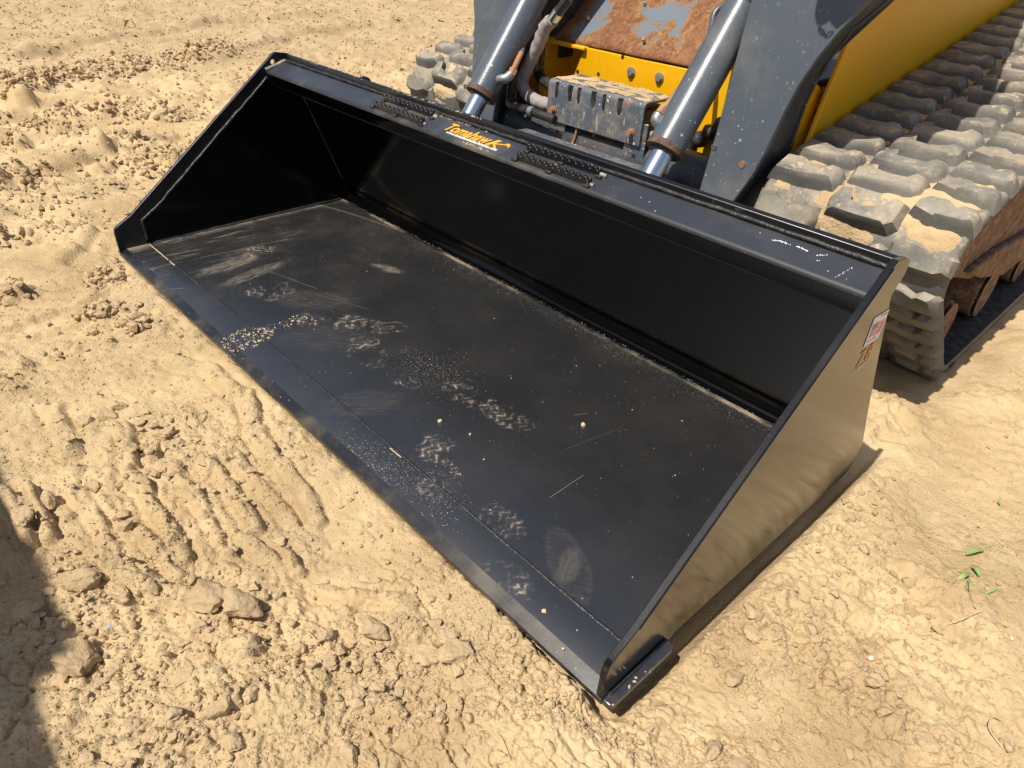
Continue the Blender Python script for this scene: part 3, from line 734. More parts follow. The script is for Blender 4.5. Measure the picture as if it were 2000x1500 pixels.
# white paint chips on the bar's right end
bm = bmesh.new()
def chip(pts, w):
    for (a, b) in zip(pts, pts[1:]):
        L = max(2, int(math.hypot(b[0] - a[0], b[1] - a[1]) / .003))
        for k in range(L):
            x = a[0] + (b[0] - a[0]) * k / L + rnd.uniform(-.0008, .0008); y = a[1] + (b[1] - a[1]) * k / L + rnd.uniform(-.0008, .0008)
            q = w * rnd.uniform(.4, 1.)
            P = [(x + q * rnd.uniform(.7, 1.3) * math.cos(t), y + q * .8 * rnd.uniform(.6, 1.2) * math.sin(t)) for t in (0, 1.1, 2.1, 3.1, 4.2, 5.3)]
            bm_loft(bm, [bp(*p, .0002) for p in P], [bp(*p, .0009) for p in P])
chip([(1.785, .611), (1.795, .615), (1.818, .614)], .0022); chip([(1.826, .616), (1.85, .6145)], .0026); chip([(1.866, .612), (1.882, .622)], .002)
chip([(1.874, .601), (1.880, .6035)], .002); chip([(1.925, .606), (1.922, .592), (1.917, .576)], .0012); chip([(1.927, .611), (1.928, .612)], .0014)
for _ in range(9): 
    a = rnd.uniform(1.35, 1.95); chip([(a, rnd.uniform(.575, .632)), (a + .001, rnd.uniform(.60, .601))][:1] * 2, rnd.uniform(.0005, .0012))
place('paint_chips', mesh_from(bm, 'paint_chips', 0), 'white', B, kind='stuff')
# lifting lug behind the strip, quick-attach frame behind the back plate
bm = bmesh.new(); bm_loft(bm, [(.395, .678 + .022 * math.cos(a), .500 + .022 * math.sin(a)) for a in np.linspace(-.5, 3.6, 12)], [(.407, .678 + .022 * math.cos(a), .500 + .022 * math.sin(a)) for a in np.linspace(-.5, 3.6, 12)])
place('rear_lug', mesh_from(bm, 'rear_lug'), 'black', B)
prism('rear_channel', [(.672, .468), (.735, .40), (.745, .37), (.82, .23), (.782, .23), (.695, .45)], .42, 1.56, 'black', B, .003)

# dried mud chips left by a boot on the cutting edge, grains, as real flakes
def flakes(name, areas, mat, parent, seed, zf):
    rr = random.Random(seed); bm = bmesh.new()
    for cx, cy, rx, ry, ang, n, s0, s1 in areas:
        for _ in range(n):
            a = rr.uniform(0, 6.28); q = math.sqrt(rr.random()); u, v = q * rx * math.cos(a), q * ry * math.sin(a)
            c, s_ = math.cos(R_(ang)), math.sin(R_(ang)); x, y = cx + u * c - v * s_, cy + u * s_ + v * c
            sz = s0 + (s1 - s0) * rr.random() ** 2; t0 = rr.uniform(0, 6.28); el = rr.uniform(.35, .8); z = zf(x, y)
            k = rr.choice((4, 5, 6)); ring = []
            for i in range(k):
                t = i * 6.283 / k; w = sz * rr.uniform(.6, 1.15); du, dv = w * math.cos(t), w * el * math.sin(t)
                ring.append((x + du * math.cos(t0) - dv * math.sin(t0), y + du * math.sin(t0) + dv * math.cos(t0), z))
            hh = sz * rr.uniform(.25, .55)
            bot = [bm.verts.new(p) for p in ring]; top = [bm.verts.new((x + (p[0] - x) * .72, y + (p[1] - y) * .72, z + hh * rr.uniform(.7, 1.2))) for p in ring]
            for i in range(k): bm.faces.new((bot[i], bot[(i + 1) % k], top[(i + 1) % k], top[i]))
            bm.faces.new(top)
    return place(name, mesh_from(bm, name, 0), mat, parent, kind='stuff')
def floor_z(x, y): return .0137 if y > .02 else .0035 + max(y, 0) / .022 * .0105
flakes('mud_flakes', [(.738, .055, .052, .075, 10, 210, .0012, .0052), (.735, .155, .028, .06, 0, 60, .001, .004), (.745, .215, .045, .025, 20, 46, .001, .005), (.752, .008, .035, .012, 0, 34, .001, .004)], 'crumb', B, 3, floor_z)
flakes('sand_grains', [(1.0, .42, .98, .36, 0, 420, .0004, .0013), (1.15, .34, .16, .10, 10, 260, .0004, .0011), (1.40, .05, .22, .035, 0, 320, .0004, .0014), (1.0, .795, .95, .006, 0, 420, .0005, .0018), (.25, .35, .22, .28, 0, 120, .0005, .0012), (1.46, .145, .03, .012, 0, 60, .0005, .002)], 'crumb', B, 4, floor_z)
flakes('bar_dirt', [(1.03, .573, .05, .004, 0, 40, .001, .004), (.80, .634, .14, .004, 0, 90, .001, .004), (.95, .634, .06, .004, 0, 30, .001, .003), (.70, .603, .10, .022, 0, 60, .0006, .0022), (1.28, .60, .12, .02, 0, 14, .0008, .0025)], 'crumb', B, 5, lambda x, y: bar_top(y))
flakes('strip_dirt', [(.78, .648, .20, .004, 0, 120, .001, .0045), (.30, .648, .2, .003, 0, 30, .0008, .003)], 'crumb', B, 6, lambda x, y: .5225)
flakes('pad_dirt', [(2.008, .06, .005, .055, 0, 9, .001, .005), (1.987, .01, .004, .01, 0, 6, .001, .003)], 'crumb', B, 8, lambda x, y: .0042)

# ------------------------------------------------------------------ the machine
L = thing('track_loader', 'yellow and grey compact track loader standing behind the black bucket', 'track loader', (.99, 1.9, -.04))
LX = lambda x, s: x if s else 1.98 - x       # mirror about the centre line
AK = .2                                      # the arm front leans back a little
arm_l = [(1.392, .22), (1.389, .39), (1.387, .54), (1.375, .806), (1.372, .95), (1.42, 1.33)]
arm_r = [(1.465, .22), (1.474, .33), (1.484, .391), (1.500, .430), (1.513, .468), (1.522, .51), (1.529, .559), (1.537, .61), (1.548, .664), (1.568, .72), (1.595, .775), (1.635, .834), (1.69, .90), (1.73, .96), (1.755, 1.03), (1.76, 1.10), (1.76, 1.33)]
def arm_y(z): return 1.0 + AK * (z - .4)
def web_d(z): return float(np.interp(z, [.22, .35, .45, .62, .78, 1.0], [.21, .195, .150, .095, .07, .20]))
for s in (1, 0):
    sg = 1 if s else -1; off = 0 if s else .028
    P = [(LX(x, s) + off, arm_y(z), z) for x, z in arm_l + arm_r[::-1]]
    plate_poly('lift_arm', P, (0, .016, 0), 'grey', L, .0015)
    # side web that follows the curved edge, and the inner web
    bm = bmesh.new(); bm_loft(bm, [(LX(x - .004, s) + off, arm_y(z) + .016, z) for x, z in arm_r] + [(LX(x - .020, s) + off, arm_y(z) + .016, z) for x, z in arm_r[::-1]],
                              [(LX(x - .004, s) + off, arm_y(z) + web_d(z), z) for x, z in arm_r] + [(LX(x - .020, s) + off, arm_y(z) + web_d(z), z) for x, z in arm_r[::-1]])
    place('arm_side_web', mesh_from(bm, 'arm_side_web', 40), 'grey_dark', L)  # shade of the arm's side put into a darker grey
    bm = bmesh.new(); bm_loft(bm, [(LX(x + .006, s) + off, arm_y(z) + .016, z) for x, z in arm_l] + [(LX(x + .020, s) + off, arm_y(z) + .016, z) for x, z in arm_l[::-1]],
                              [(LX(x + .006, s) + off, arm_y(z) + web_d(z), z) for x, z in arm_l] + [(LX(x + .020, s) + off, arm_y(z) + web_d(z), z) for x, z in arm_l[::-1]])
    place('arm_inner_web', mesh_from(bm, 'arm_inner_web', 40), 'grey_dark', L)
    weld('weld_bead', [(LX(x - .003, s) + off, arm_y(z) + web_d(z), z) for x, z in arm_r[:-4]], .005, 'grey_dark', L, .01)
    if s:
        bm = bmesh.new(); c = Vector((1.486, 1.118, .362)); ro, ri = .060, .050
        V = [[bm.verts.new((c.x + dx, c.y + r * math.cos(a), c.z + r * math.sin(a))) for a in np.linspace(0, 2 * math.pi, 33)[:-1]] for dx, r in ((-.03, ro), (.028, ro), (.028, ri), (-.012, ri))]
        for a, b in zip(V, V[1:]):
            for k in range(32): bm.faces.new((a[k], a[(k + 1) % 32], b[(k + 1) % 32], b[k]))
        place('pivot_tube', mesh_from(bm, 'pivot_tube'), 'grey_dark', L)
        tube('pivot_bore', [(1.470, c.y, c.z), (1.497, c.y, c.z)], .0505, 'hose', L, 32, 0)
    # unseen upper arm beam running back, tapered to shape the shade on the track
    plate_poly('arm_beam', [(LX(x, s), y, 1.0) for x, y in [(1.45, 1.30), (1.745, 1.30), (1.70, 1.50), (1.61, 1.95), (1.53, 2.5), (1.50, 3.2), (1.45, 3.2)]], (0, 0, .33), 'grey', L, .01)
# weld plugs on the right arm front
for (x, z, mt) in [(1.394, .498, 'grey'), (1.478, .478, 'rustfit')]:
    tube('arm_boss', [(x, arm_y(z) + .002, z), (x, arm_y(z) - .003, z)], .008, mt, L, 14, 0)
# unseen flap, added and cut to its shadow on the right arm, with keeper chain
def up_sun(x, z, t): return Vector((x, arm_y(z), z)) - Vector((SUN_X, SUN_Y, -1)) * t
shadow_poly = [(1.53, .90), (1.526, .823), (1.53, .804), (1.541, .787), (1.549, .785), (1.559, .789), (1.565, .796), (1.587, .783), (1.63, .83), (1.66, .90)]
plate_poly('shadow_flap', [up_sun(x, z, .34) for x, z in shadow_poly], (0, -.006, 0), 'hose', L)
links = [(1.547, .780), (1.553, .770), (1.563, .764), (1.570, .761), (1.580, .768)]
for i in range(4):
    a = up_sun(*links[i], .34); b = up_sun(*links[i + 1], .34)
    c = (a + b) / 2; d = (b - a); d = d.normalized() * .0085; w = Vector((-d.z, 0, d.x)).normalized() * .0048 * (1.0 if i % 2 else .35)
    P = [c + d * math.cos(t) * 1. + w * math.sin(t) for t in np.linspace(0, 2 * math.pi, 15)]
    bm = bmesh.new(); bm_tube(bm, P, .0016, 6, caps=False); place('chain_link', mesh_from(bm, 'chain_link'), 'steel', L)

# tilt cylinders
cd = Vector((0, .614, .789)); 
for s in (1, 0):
    x = LX(1.324, s); p0 = Vector((x, .919, .497)); p1 = Vector((x, 1.135, .776))
    cyl = tube('tilt_cylinder', [p0, p0.lerp(p1, .5), p1 + cd * .012], .0455, 'grey_cyl', L, 40, 0)
    tube('rod', [p0 - cd * .24, p0 + cd * .01], .0265, 'chrome', cyl, 28, 0)
    bm = bmesh.new(); bm_tube(bm, [p0 - cd * .014, p0 - cd * .012, p0 + cd * .003, p0 + cd * .006], [.042, .047, .047, .044], 36); place('gland_ring', mesh_from(bm, 'gland_ring'), 'darkrust', cyl)
    tube('rod_seal', [p0 - cd * .0165, p0 - cd * .013], .035, 'hose', cyl, 28, 0)
    bm = bmesh.new(); bm_tube(bm, [p1 + cd * .004, p1 + cd * .0045, p1 + cd * .021, p1 + cd * .0215], [.0455, .048, .048, .0455], 44); place('hose_clamp', mesh_from(bm, 'hose_clamp'), 'clamp', cyl)
    bm = bmesh.new()
    for k in range(26):
        a = -1.9 + k * .06; u = Vector((1, 0, 0)); v = cd.cross(u)
        q = p1 + cd * .0125 + (u * math.cos(a) + v * math.sin(a)) * .0484
        bm_tube(bm, [q - cd * .006, q + cd * .006], .0008, 4)
    place('clamp_slots', mesh_from(bm, 'clamp_slots'), 'hose', cyl)
    tube('cylinder_head', [p1 + cd * .02, p1 + cd * .34], .0435, 'grey_dark', cyl, 36, 0)
# fittings and steel lines of the cylinders
tube('port_elbow', [(1.300, .952, .536), (1.284, .935, .540), (1.276, .930, .548), (1.276, .938, .560)], .0135, 'steel', L, 8, 3)
tube('port_nut', [(1.2765, .940, .560), (1.277, .956, .574)], .0125, 'rustfit', L, 6, 0)
tube('steel_line', [(1.277, .955, .573), (1.277, .965, .58), (1.270, 1.02, .612), (1.262, 1.10, .679), (1.242, 1.15, .724), (1.226, 1.18, .76), (1.248, 1.20, .789), (1.275, 1.20, .82)], .0075, 'grey_cyl', L, 10)
tube('line_rust', [(1.277, .955, .573), (1.277, .965, .58), (1.270, 1.02, .612)], .0082, 'rustfit', L, 10)
tube('port_elbow', [(.690, .945, .535), (.712, .945, .541), (.722, .952, .545), (.725, .965, .553)], .0135, 'steel', L, 8, 3)
tube('port_nut', [(.7255, .967, .551), (.7225, .979, .566)], .0125, 'rustfit', L, 6, 0)
tube('steel_line', [(.722, .98, .566), (.712, 1.005, .587), (.702, 1.03, .607), (.688, 1.05, .623), (.689, 1.10, .682), (.661, 1.14, .735), (.65, 1.17, .80)], .0075, 'grey_cyl', L, 10)
tube('line_rust', [(.722, .98, .566), (.712, 1.005, .587), (.704, 1.025, .603)], .0082, 'rustfit', L, 10)
def crease(i, k): return .13 * mnoise.noise(Vector((i * .55, k * .9, 2))) + .07 * math.sin(i * 1.3 + k)
tube('sleeved_hose', [(.768, 1.08, .693), (.742, 1.08, .672), (.715, 1.08, .619), (.679, 1.08, .557), (.664, 1.075, .508), (.693, 1.07, .480), (.76, 1.06, .472), (.83, 1.06, .475)], .019, 'sleeve', L, 14, 9, crease)
tube('hose_ferrule', [(.772, 1.08, .697), (.788, 1.08, .716)], .0165, 'clamp', L, 14, 0)
tube('hose_end', [(.786, 1.08, .714), (.815, 1.09, .752)], .015, 'hose', L, 6, 0)
for pts, r in [([(.665, 1.03, .53), (.658, 1.03, .471), (.672, 1.02, .453), (.72, 1.01, .457), (.80, 1.0, .458), (.88, 1.0, .455)], .0125), ([(.638, 1.1, .50), (.645, 1.09, .462), (.688, 1.07, .449), (.772, 1.06, .451), (.86, 1.06, .45)], .012), ([(.658, 1.15, .60), (.657, 1.15, .54), (.69, 1.13, .522), (.758, 1.1, .518), (.84, 1.1, .51)], .016), ([(.70, 1.12, .66), (.672, 1.12, .60), (.668, 1.12, .54)], .012)]:
    tube('hydraulic_hose', pts, r, 'hose', L, 12)
tube('hydraulic_hose', [(1.192, 1.185, .39), (1.226, 1.185, .434), (1.262, 1.185, .470), (1.30, 1.19, .502), (1.37, 1.19, .555)], [.020 * (1 + .18 * math.sin(k * 1.1)) for k in range(33)], 'hose', L, 14)  # wavy black tube put in for the dark shadow beside the right cylinder
tube('hose_collar', [(.775, 1.0015, .4585), (.792, 1.0005, .458)], .0145, 'steel', L, 14, 0)

# cross tube and coupler plates between the arms
tube('cross_tube', [(.60, 1.10, .375), (1.39, 1.10, .375)], .072, 'grey_dark', L, 40, 0)
prism('coupler_plate', [(.735, .415), (.79, .432), (.965, .420), (1.03, .395), (1.03, .37), (.80, .38), (.745, .39)], .80, 1.305, 'grey_box', L, .006, 3)
for s in (0, 1): prism('coupler_ear', [(.90, .2), (.80, .36), (.80, .42), (.85, .43), (.92, .36), (.95, .2)], LX(1.365, s) - .009, LX(1.365, s) + .009, 'grey', L, .003)
# cover box over the coupler valve
cbx0, cbx1 = .819, 1.166
def rounded(y0, z0, y1, z1, r, n=6): return [(y0 + r - r * math.cos(t), z1 - r + r * math.sin(t)) for t in np.linspace(0, math.pi / 2, n)]
outer = [(1.028, .442)] + rounded(1.028, .442, 1.16, .5535, .016) + [(1.165, .5515)]
innr = [(1.165, .5455)] + [(y + .006, z - .006) for y, z in rounded(1.028, .442, 1.16, .5535, .016)][::-1] + [(1.034, .442)]
cover = prism('cover_box', outer + innr, cbx0, cbx1, 'grey_box', L, .001, 1)
bm = bmesh.new()      # sand lying on top of the cover, uneven
n1, n2 = 70, 24
gv = [[bm.verts.new((cbx0 + .004 + (cbx1 - cbx0 - .008) * i / n1, 1.042 + .121 * j / n2, .5525 - .0012 * (j / n2) * 1.5 + max(-.002, .0045 * mnoise.fractal(Vector((i * .11, j * .16, 3)), 1., 2., 4) + .0015))) for j in range(n2 + 1)] for i in range(n1 + 1)]
for i in range(n1):
    for j in range(n2): bm.faces.new((gv[i][j], gv[i + 1][j], gv[i + 1][j + 1], gv[i][j + 1]))
place('cover_sand', mesh_from(bm, 'cover_sand', 80), 'sand', cover, kind='stuff')
for k, xx in enumerate([.853, .905, .938, .992, 1.030, 1.085]):
    w = .0055 if k % 2 == 0 else .008
    bm = bmesh.new(); bm_loft(bm, [(xx + w * math.cos(t), 1.0272, .5265 + .019 * math.sin(t)) for t in np.linspace(math.pi, 2 * math.pi, 9)] + [(xx + w, 1.0272, .549), (xx - w, 1.0272, .549)],
            [(xx + w * math.cos(t), 1.036, .5265 + .019 * math.sin(t)) for t in np.linspace(math.pi, 2 * math.pi, 9)] + [(xx + w, 1.036, .549), (xx - w, 1.036, .549)])
    place('vent_slot', mesh_from(bm, 'vent_slot'), 'hose', cover)
for xx, zz in ((.848, .474), (1.136, .474)):
    tube('cover_bolt', [(xx, 1.029, zz), (xx, 1.012, zz)], .0075, 'rustfit', cover, 6, 0)
    tube('bolt_washer', [(xx, 1.029, zz), (xx, 1.0255, zz)], .0105, 'rustfit', cover, 16, 0)
for xa, xb in ((.825, .888), (1.108, 1.178)):
    plate_poly('mount_tab', [(xa, 1.036, .385), (xb, 1.036, .385), (xb, 1.036, .50), (xa, 1.036, .50)], (0, .007, 0), 'grey_box', cover, .002)
    tube('tab_hole', [((xa + xb) / 2 + .004, 1.0352, .412), ((xa + xb) / 2 + .004, 1.040, .412)], .0065, 'hose', cover, 14, 0)
tube('drain_pin', [(.935, 1.04, .45), (.933, 1.03, .405), (.928, 1.018, .39)], .004, 'rust', L, 8)
box('valve_block', .835, 1.15, 1.055, 1.15, .40, .53, 'grey_dark', L, .005)
box('valve_fitting', 1.172, 1.205, 1.05, 1.09, .452, .482, 'sleeve', L, .008)

# chassis front
fp = plate_poly('front_plate', [(.755, 1.25, .608), (.742, 1.25, .592), (.716, 1.25, .525), (.716, 1.25, .33), (1.25, 1.25, .33), (1.25, 1.25, .626), (1.132, 1.25, .608)][::-1], (0, .014, 0), 'yellow', L, .003)
for xx, zz in ((.94, .569), (1.042, .571)):
    tube('plate_bolt', [(xx, 1.252, zz), (xx, 1.240, zz)], .0105, 'steel', fp, 6, 0); tube('bolt_washer', [(xx, 1.252, zz), (xx, 1.2455, zz)], .0145, 'steel', fp, 18, 0)
for xx, zz in ((.815, .542), (.73, .535), (.90, .603)): tube('plate_hole', [(xx, 1.2495, zz), (xx, 1.258, zz)], .006, 'hose', fp, 14, 0)
plate_poly('front_plate_side', [(1.25, 1.20, .30), (1.42, 1.20, .30), (1.42, 1.20, .70), (1.25, 1.24, .70), (1.25, 1.24, .30)][:2] + [(1.42, 1.22, .70), (1.25, 1.22, .70)], (0, .015, 0), 'yellow', L, .003)
# open recess at the left of the front plate
box('recess_back', .57, .76, 1.36, 1.37, .40, .61, 'yellow', L, .002)
box('recess_post', .565, .592, 1.25, 1.36, .40, .602, 'yellow', L, .004)
box('recess_lintel', .565, .76, 1.235, 1.36, .600, .6105, 'yellow', L, .003)
# rusted front panel, bowed slightly
bm = bmesh.new(); nx, ny = 48, 30
rows = []
for j in range(ny + 1):
    t = j / ny; row = []
    for i in range(nx + 1):
        q = i / nx; x = .615 + .80 * q; y = 1.262 + .42 * t - .012 * math.sin(math.pi * q); z = .6115 + .33 * t + .012 * math.sin(math.pi * t) + .004 * mnoise.noise(Vector((x * 9, y * 9, 0)))
        row.append(bm.verts.new((x, y, z)))
    rows.append(row)
for j in range(ny):
    for i in range(nx): bm.faces.new((rows[j][i], rows[j][i + 1], rows[j + 1][i + 1], rows[j + 1][i]))
rp = place('rusted_panel', mesh_from(bm, 'rusted_panel', 60), 'rustplate', L)
md = rp.modifiers.new('thick', 'SOLIDIFY'); md.thickness = .006
for (xx, t) in [(.70, .14), (.86, .30), (1.02, .40), (1.12, .28), (.78, .52), (.95, .06), (1.24, .35)]:
    tube('panel_screw', [(xx, 1.262 + .42 * t - .010, .6115 + .33 * t + .018), (xx, 1.262 + .42 * t - .016, .6115 + .33 * t + .026)], .0055, 'steel', rp, 8, 0)
box('chassis_core', .60, 1.40, 1.40, 3.1, .20, .60, 'grey_dark', L, .01)
box('cab_front_frame', .44, .605, 1.30, 1.75, .55, .96, 'grey_dark', L, .006)
plate_poly('cab_edge_trim', [(.606, 1.29, .60), (.606, 1.30, .60), (.606, 1.75, .95), (.606, 1.73, .95)], (.008, 0, 0), 'rustfit', L)
# side panels of the chassis (yellow), the right one with its cut-away over the track
pan = [(1.285, .72), (1.175, .34), (1.215, .365), (1.290, .40), (1.365, .445), (1.395, .505), (1.418, .55), (1.67, .545), (2.1, .60), (3.2, .80), (3.2, 1.30), (1.36, 1.30), (1.335, .815)]
for s in (1, 0):
    sg = 1 if s else -1
    prism('side_panel', pan, LX(1.53, s) - sg * .012, LX(1.53, s), 'yellow', L, .003)
    strip = prism('corner_post', [(1.160, .30), (1.250, .33), (1.282, .62), (1.252, .635), (1.205, .62)], LX(1.50, s) - sg * .006, LX(1.50, s), 'yellow', L, .002)
    prism('corner_post_back', [(1.20, .62), (1.252, .635), (1.30, .78), (1.36, 1.2), (1.30, 1.2), (1.25, .8)], LX(1.495, s) - sg * .006, LX(1.495, s), 'yellow', L, .004)
    prism('chipped_seam', [(1.248, .325), (1.262, .33), (1.295, .625), (1.281, .628)], LX(1.512, s) - sg * .012, LX(1.512, s), 'rust', L, .001)
    prism('inner_fender', [(1.25, .10), (1.30, .42), (1.45, .56), (3.1, .60), (3.1, .10)], LX(1.50, s) - sg * .10, LX(1.50, s) - sg * .03, 'mudrust', L, .003)

# rubber tracks: belt loop around idler, rollers and sprocket
circles = [(1.137, .368, .118), (1.43, .082, .110), (2.55, .082, .110), (2.95, .62, .21)]
def hull(pts):
    pts = sorted(set(pts)); 
    def half(ps):
        h = []
        for p in ps:
            while len(h) > 1 and (h[-1][0] - h[-2][0]) * (p[1] - h[-2][1]) - (h[-1][1] - h[-2][1]) * (p[0] - h[-2][0]) <= 0: h.pop()
            h.append(p)
        return h
    a, b = half(pts), half(pts[::-1]); return a[:-1] + b[:-1]
hp = hull([(round(cy + r * math.cos(t), 5), round(cz + r * math.sin(t), 5)) for cy, cz, r in circles for t in np.linspace(0, 2 * math.pi, 97)[:-1]])
def resample(P, n):
    P = P + [P[0]]; d = [0]
    for a, b in zip(P, P[1:]): d.append(d[-1] + math.hypot(b[0] - a[0], b[1] - a[1]))
    out = []; k = 0
    for i in range(n):
        s = d[-1] * i / n
        while d[k + 1] < s: k += 1
        t = (s - d[k]) / (d[k + 1] - d[k]); out.append((P[k][0] + t * (P[k + 1][0] - P[k][0]), P[k][1] + t * (P[k + 1][1] - P[k][1])))
    return out, d[-1]
NB = 420
path, plen = resample(hp, NB)
tang = []; 
for i in range(NB):
    a, b = path[i - 1], path[(i + 1) % NB]; l = math.hypot(b[0] - a[0], b[1] - a[1]); tang.append(((b[0] - a[0]) / l, (b[1] - a[1]) / l))
def at_s(s):
    f = (s / plen % 1) * NB; i = int(f) % NB; j = (i + 1) % NB; t = f - int(f)
    return (path[i][0] * (1 - t) + path[j][0] * t, path[i][1] * (1 - t) + path[j][1] * t), tang[i]
# outward normal of a counter-clockwise loop: (ty, -tx)
def lug_mesh(name, outline, H, seed):
    """block with sloping flanks; outline in (across, along)"""
    rr = random.Random(seed); bm = bmesh.new()
    cx = sum(p[0] for p in outline) / len(outline); cy = sum(p[1] for p in outline) / len(outline)
    def ring(k, z): return [bm.verts.new((cx + (x - cx) * k, cy + (y - cy) * k + 0.0, z + (rr.uniform(-.0025, .0025) if z > 0 else 0))) for x, y in outline]
    R0 = ring(1.20, -.012); R1 = ring(1.07, H * .42); R2 = ring(.98, H * .82); R3 = ring(.86, H)
    n = len(outline)
    for a, b in ((R0, R1), (R1, R2), (R2, R3)):
        for i in range(n): bm.faces.new((a[i], a[(i + 1) % n], b[(i + 1) % n], b[i]))
    f = bm.faces.new(R3); bmesh.ops.triangulate(bm, faces=[f])
    me = mesh_from(bm, name, 38); me.materials.append(M['rubber']); return me
lugs_def = {   # across is measured from the inner edge of the belt
    'in': [(.012, -.046), (.075, -.050), (.148, -.040), (.155, -.010), (.150, .036), (.128, .048), (.118, .026), (.085, .022), (.060, .026), (.045, .044), (.012, .042)],
    'mid': [(.175, -.052), (.235, -.054), (.298, -.050), (.312, -.030), (.312, .046), (.292, .056), (.280, .012), (.245, -.004), (.205, .004), (.196, .050), (.176, .050), (.168, .0)],
    'out': [(.330, -.030), (.372, -.052), (.430, -.050), (.446, -.036), (.446, .012), (.436, .028), (.415, .030), (.402, .012), (.380, .030), (.346, .036), (.330, .012)]}
NL = int(round(plen / .094)); pitch = plen / NL
lug_me = {}
for k, ol in lugs_def.items():
    for s in (0, 1): lug_me[k, s] = [lug_mesh('tread_lug', [((x if s else .45 - x), y * .62) for x, y in ol], .026, sd + s * 7) for sd in (1, 2, 3)]
def build_track(s):
    xa = 1.530 if s else .0; xb = xa + .450
    bm = bmesh.new()
    th2 = .028
    prof = [(xa, 0), (xa + .012, 1), (xa + .22, 1), (xb - .012, 1), (xb, 0)]
    rings = []
    for (y, z), (ty, tz) in zip(path, tang):
        ny_, nz_ = tz, -ty
        ring = []
        for x, k in [(xa, -th2), (xa, -.008), (xa + .008, .0), (xa + .15, .0), (xa + .30, .0), (xb - .008, .0), (xb, -.008), (xb, -th2)]:
            w = .0015 * mnoise.noise(Vector((x * 7, y * 14, z * 14)))
            ring.append(bm.verts.new((x, y + ny_ * (k + w), z + nz_ * (k + w))))
        rings.append(ring)
    m_ = len(rings[0])
    for i in range(NB):
        a, b = rings[i], rings[(i + 1) % NB]
        for q in range(m_): bm.faces.new((a[q], a[(q + 1) % m_], b[(q + 1) % m_], b[q]))
    me = mesh_from(bm, 'rubber_track', 50); me.materials.append(M['rubber']); me.materials.append(M['inner'])
    for p in me.polygons:       # inner face of the belt is darker rubber
        c = p.center; 
        if abs(p.normal.x) < .5 and ((c.y - 2.0) * p.normal.y + (c.z - .35) * p.normal.z) < 0: p.material_index = 1
    tr = place('rubber_track', me, None, L)
    tr['label'] = 'dusty rubber track at the right side of the machine' if s else 'dusty rubber track at the left side of the machine'
    rr = random.Random(5 + s)
    s0 = .055
    for kind, ph in (('in', 0.), ('mid', .5), ('out', .06)):
        for i in range(NL):
            (y, z), (ty, tz) = at_s(s0 + (i + ph) * pitch)
            if tz * 0 - ty < -.3 and y > 1.5: continue          # underside pressed into the soil, never seen
            T_ = Vector((0, ty, tz)); N_ = Vector((0, tz, -ty)); X_ = Vector((1, 0, 0))
            # along direction chosen so that the frame is right handed: X x A = N
            A_ = N_.cross(X_)
            mt = Matrix((X_, A_, N_)).transposed().to_4x4()
            mt.translation = Vector((xa, y, z))
            o = bpy.data.objects.new('tread_lug', lug_me[kind, s][rr.randrange(3)]); COL.objects.link(o); o.parent = tr; o.matrix_basis = mt @ Matrix.Diagonal((1, 1, .62 if -ty < .30 else 1, 1))
    # sand packed between the lugs: a thin uneven skin on the upper run and nose
    bm = bmesh.new(); NS, NXs = 900, 66; skin = []
    for i in range(NS):
        sN = plen * i / NS; (y, z), (ty, tz) = at_s(sN); row = []
        up = -ty     # normal z
        for j in range(NXs):
            x = xa + .008 + .434 * j / (NXs - 1)
            p = Vector((x, y, z)); f = mnoise.fractal(p * 9, 1., 2., 5); g = mnoise.noise(p * 3.1)
            hgt = .014 * (f * .8 + .45 * g + .22) - .003 + .0035 * mnoise.noise(p * 70)
            hgt -= .02 * max(0, .25 - up); hgt -= .010 * max(0, 1 - min(x - xa, xb - x) / .03)
            row.append(bm.verts.new((x, y + tz * hgt, z - ty * hgt)))
        skin.append((row, up))
    for i in range(NS):
        (a, ua), (b, ub) = skin[i], skin[(i + 1) % NS]
        if ua < .0 or ub < .0: continue
        for j in range(NXs - 1): bm.faces.new((a[j], a[j + 1], b[j + 1], b[j]))
    for v in [v for v in bm.verts if not v.link_faces]: bm.verts.remove(v)
    place('packed_sand', mesh_from(bm, 'packed_sand', 80), 'sand', tr, kind='stuff')
    # undercarriage: frame, idler and rollers
    f0, f1 = xa + .06, xa + .385
    prism('track_frame', [(1.33, .33), (1.30, .27), (1.40, .235), (1.60, .17), (2.05, .135), (2.7, .13), (2.85, .45), (2.6, .56), (1.9, .44), (1.5, .36)], f0, f1, 'mudrust', L, .008)
    prism('frame_guard', [(1.45, .24), (1.62, .175), (1.90, .10), (2.55, .09), (2.6, .16), (1.66, .245)], f1 - .002, f1 + .02, 'mudrust', L, .006)
    def wheel(nm, cy, cz, r, mat, w0=f0 + .02, w1=f1 + .02):
        bm = bmesh.new(); bm_tube(bm, [(w0, cy, cz), (w0 + .012, cy, cz), (w1 - .012, cy, cz), (w1, cy, cz), (w1 - .014, cy, cz)], [r * .92, r, r, r * .95, r * .55], 36); return place(nm, mesh_from(bm, nm, 40), mat, L)
    wheel('front_idler', circles[0][0], circles[0][1], circles[0][2] - .030, 'mudrust')
    wheel('track_roller', 1.43, .082, .080, 'mudrust'); wheel('track_roller', 1.78, .082, .080, 'mudrust'); wheel('track_roller', 2.15, .082, .080, 'mudrust'); wheel('track_roller', 2.55, .082, .080, 'mudrust')
    wheel('sprocket', 2.95, .62, .175, 'mudrust')
for s in (1, 0):
    before = set(bpy.data.objects); build_track(s)
    if not s:
        for o in set(bpy.data.objects) - before:
            if o.parent == L: o.location.y += .10; o.location.x += .01

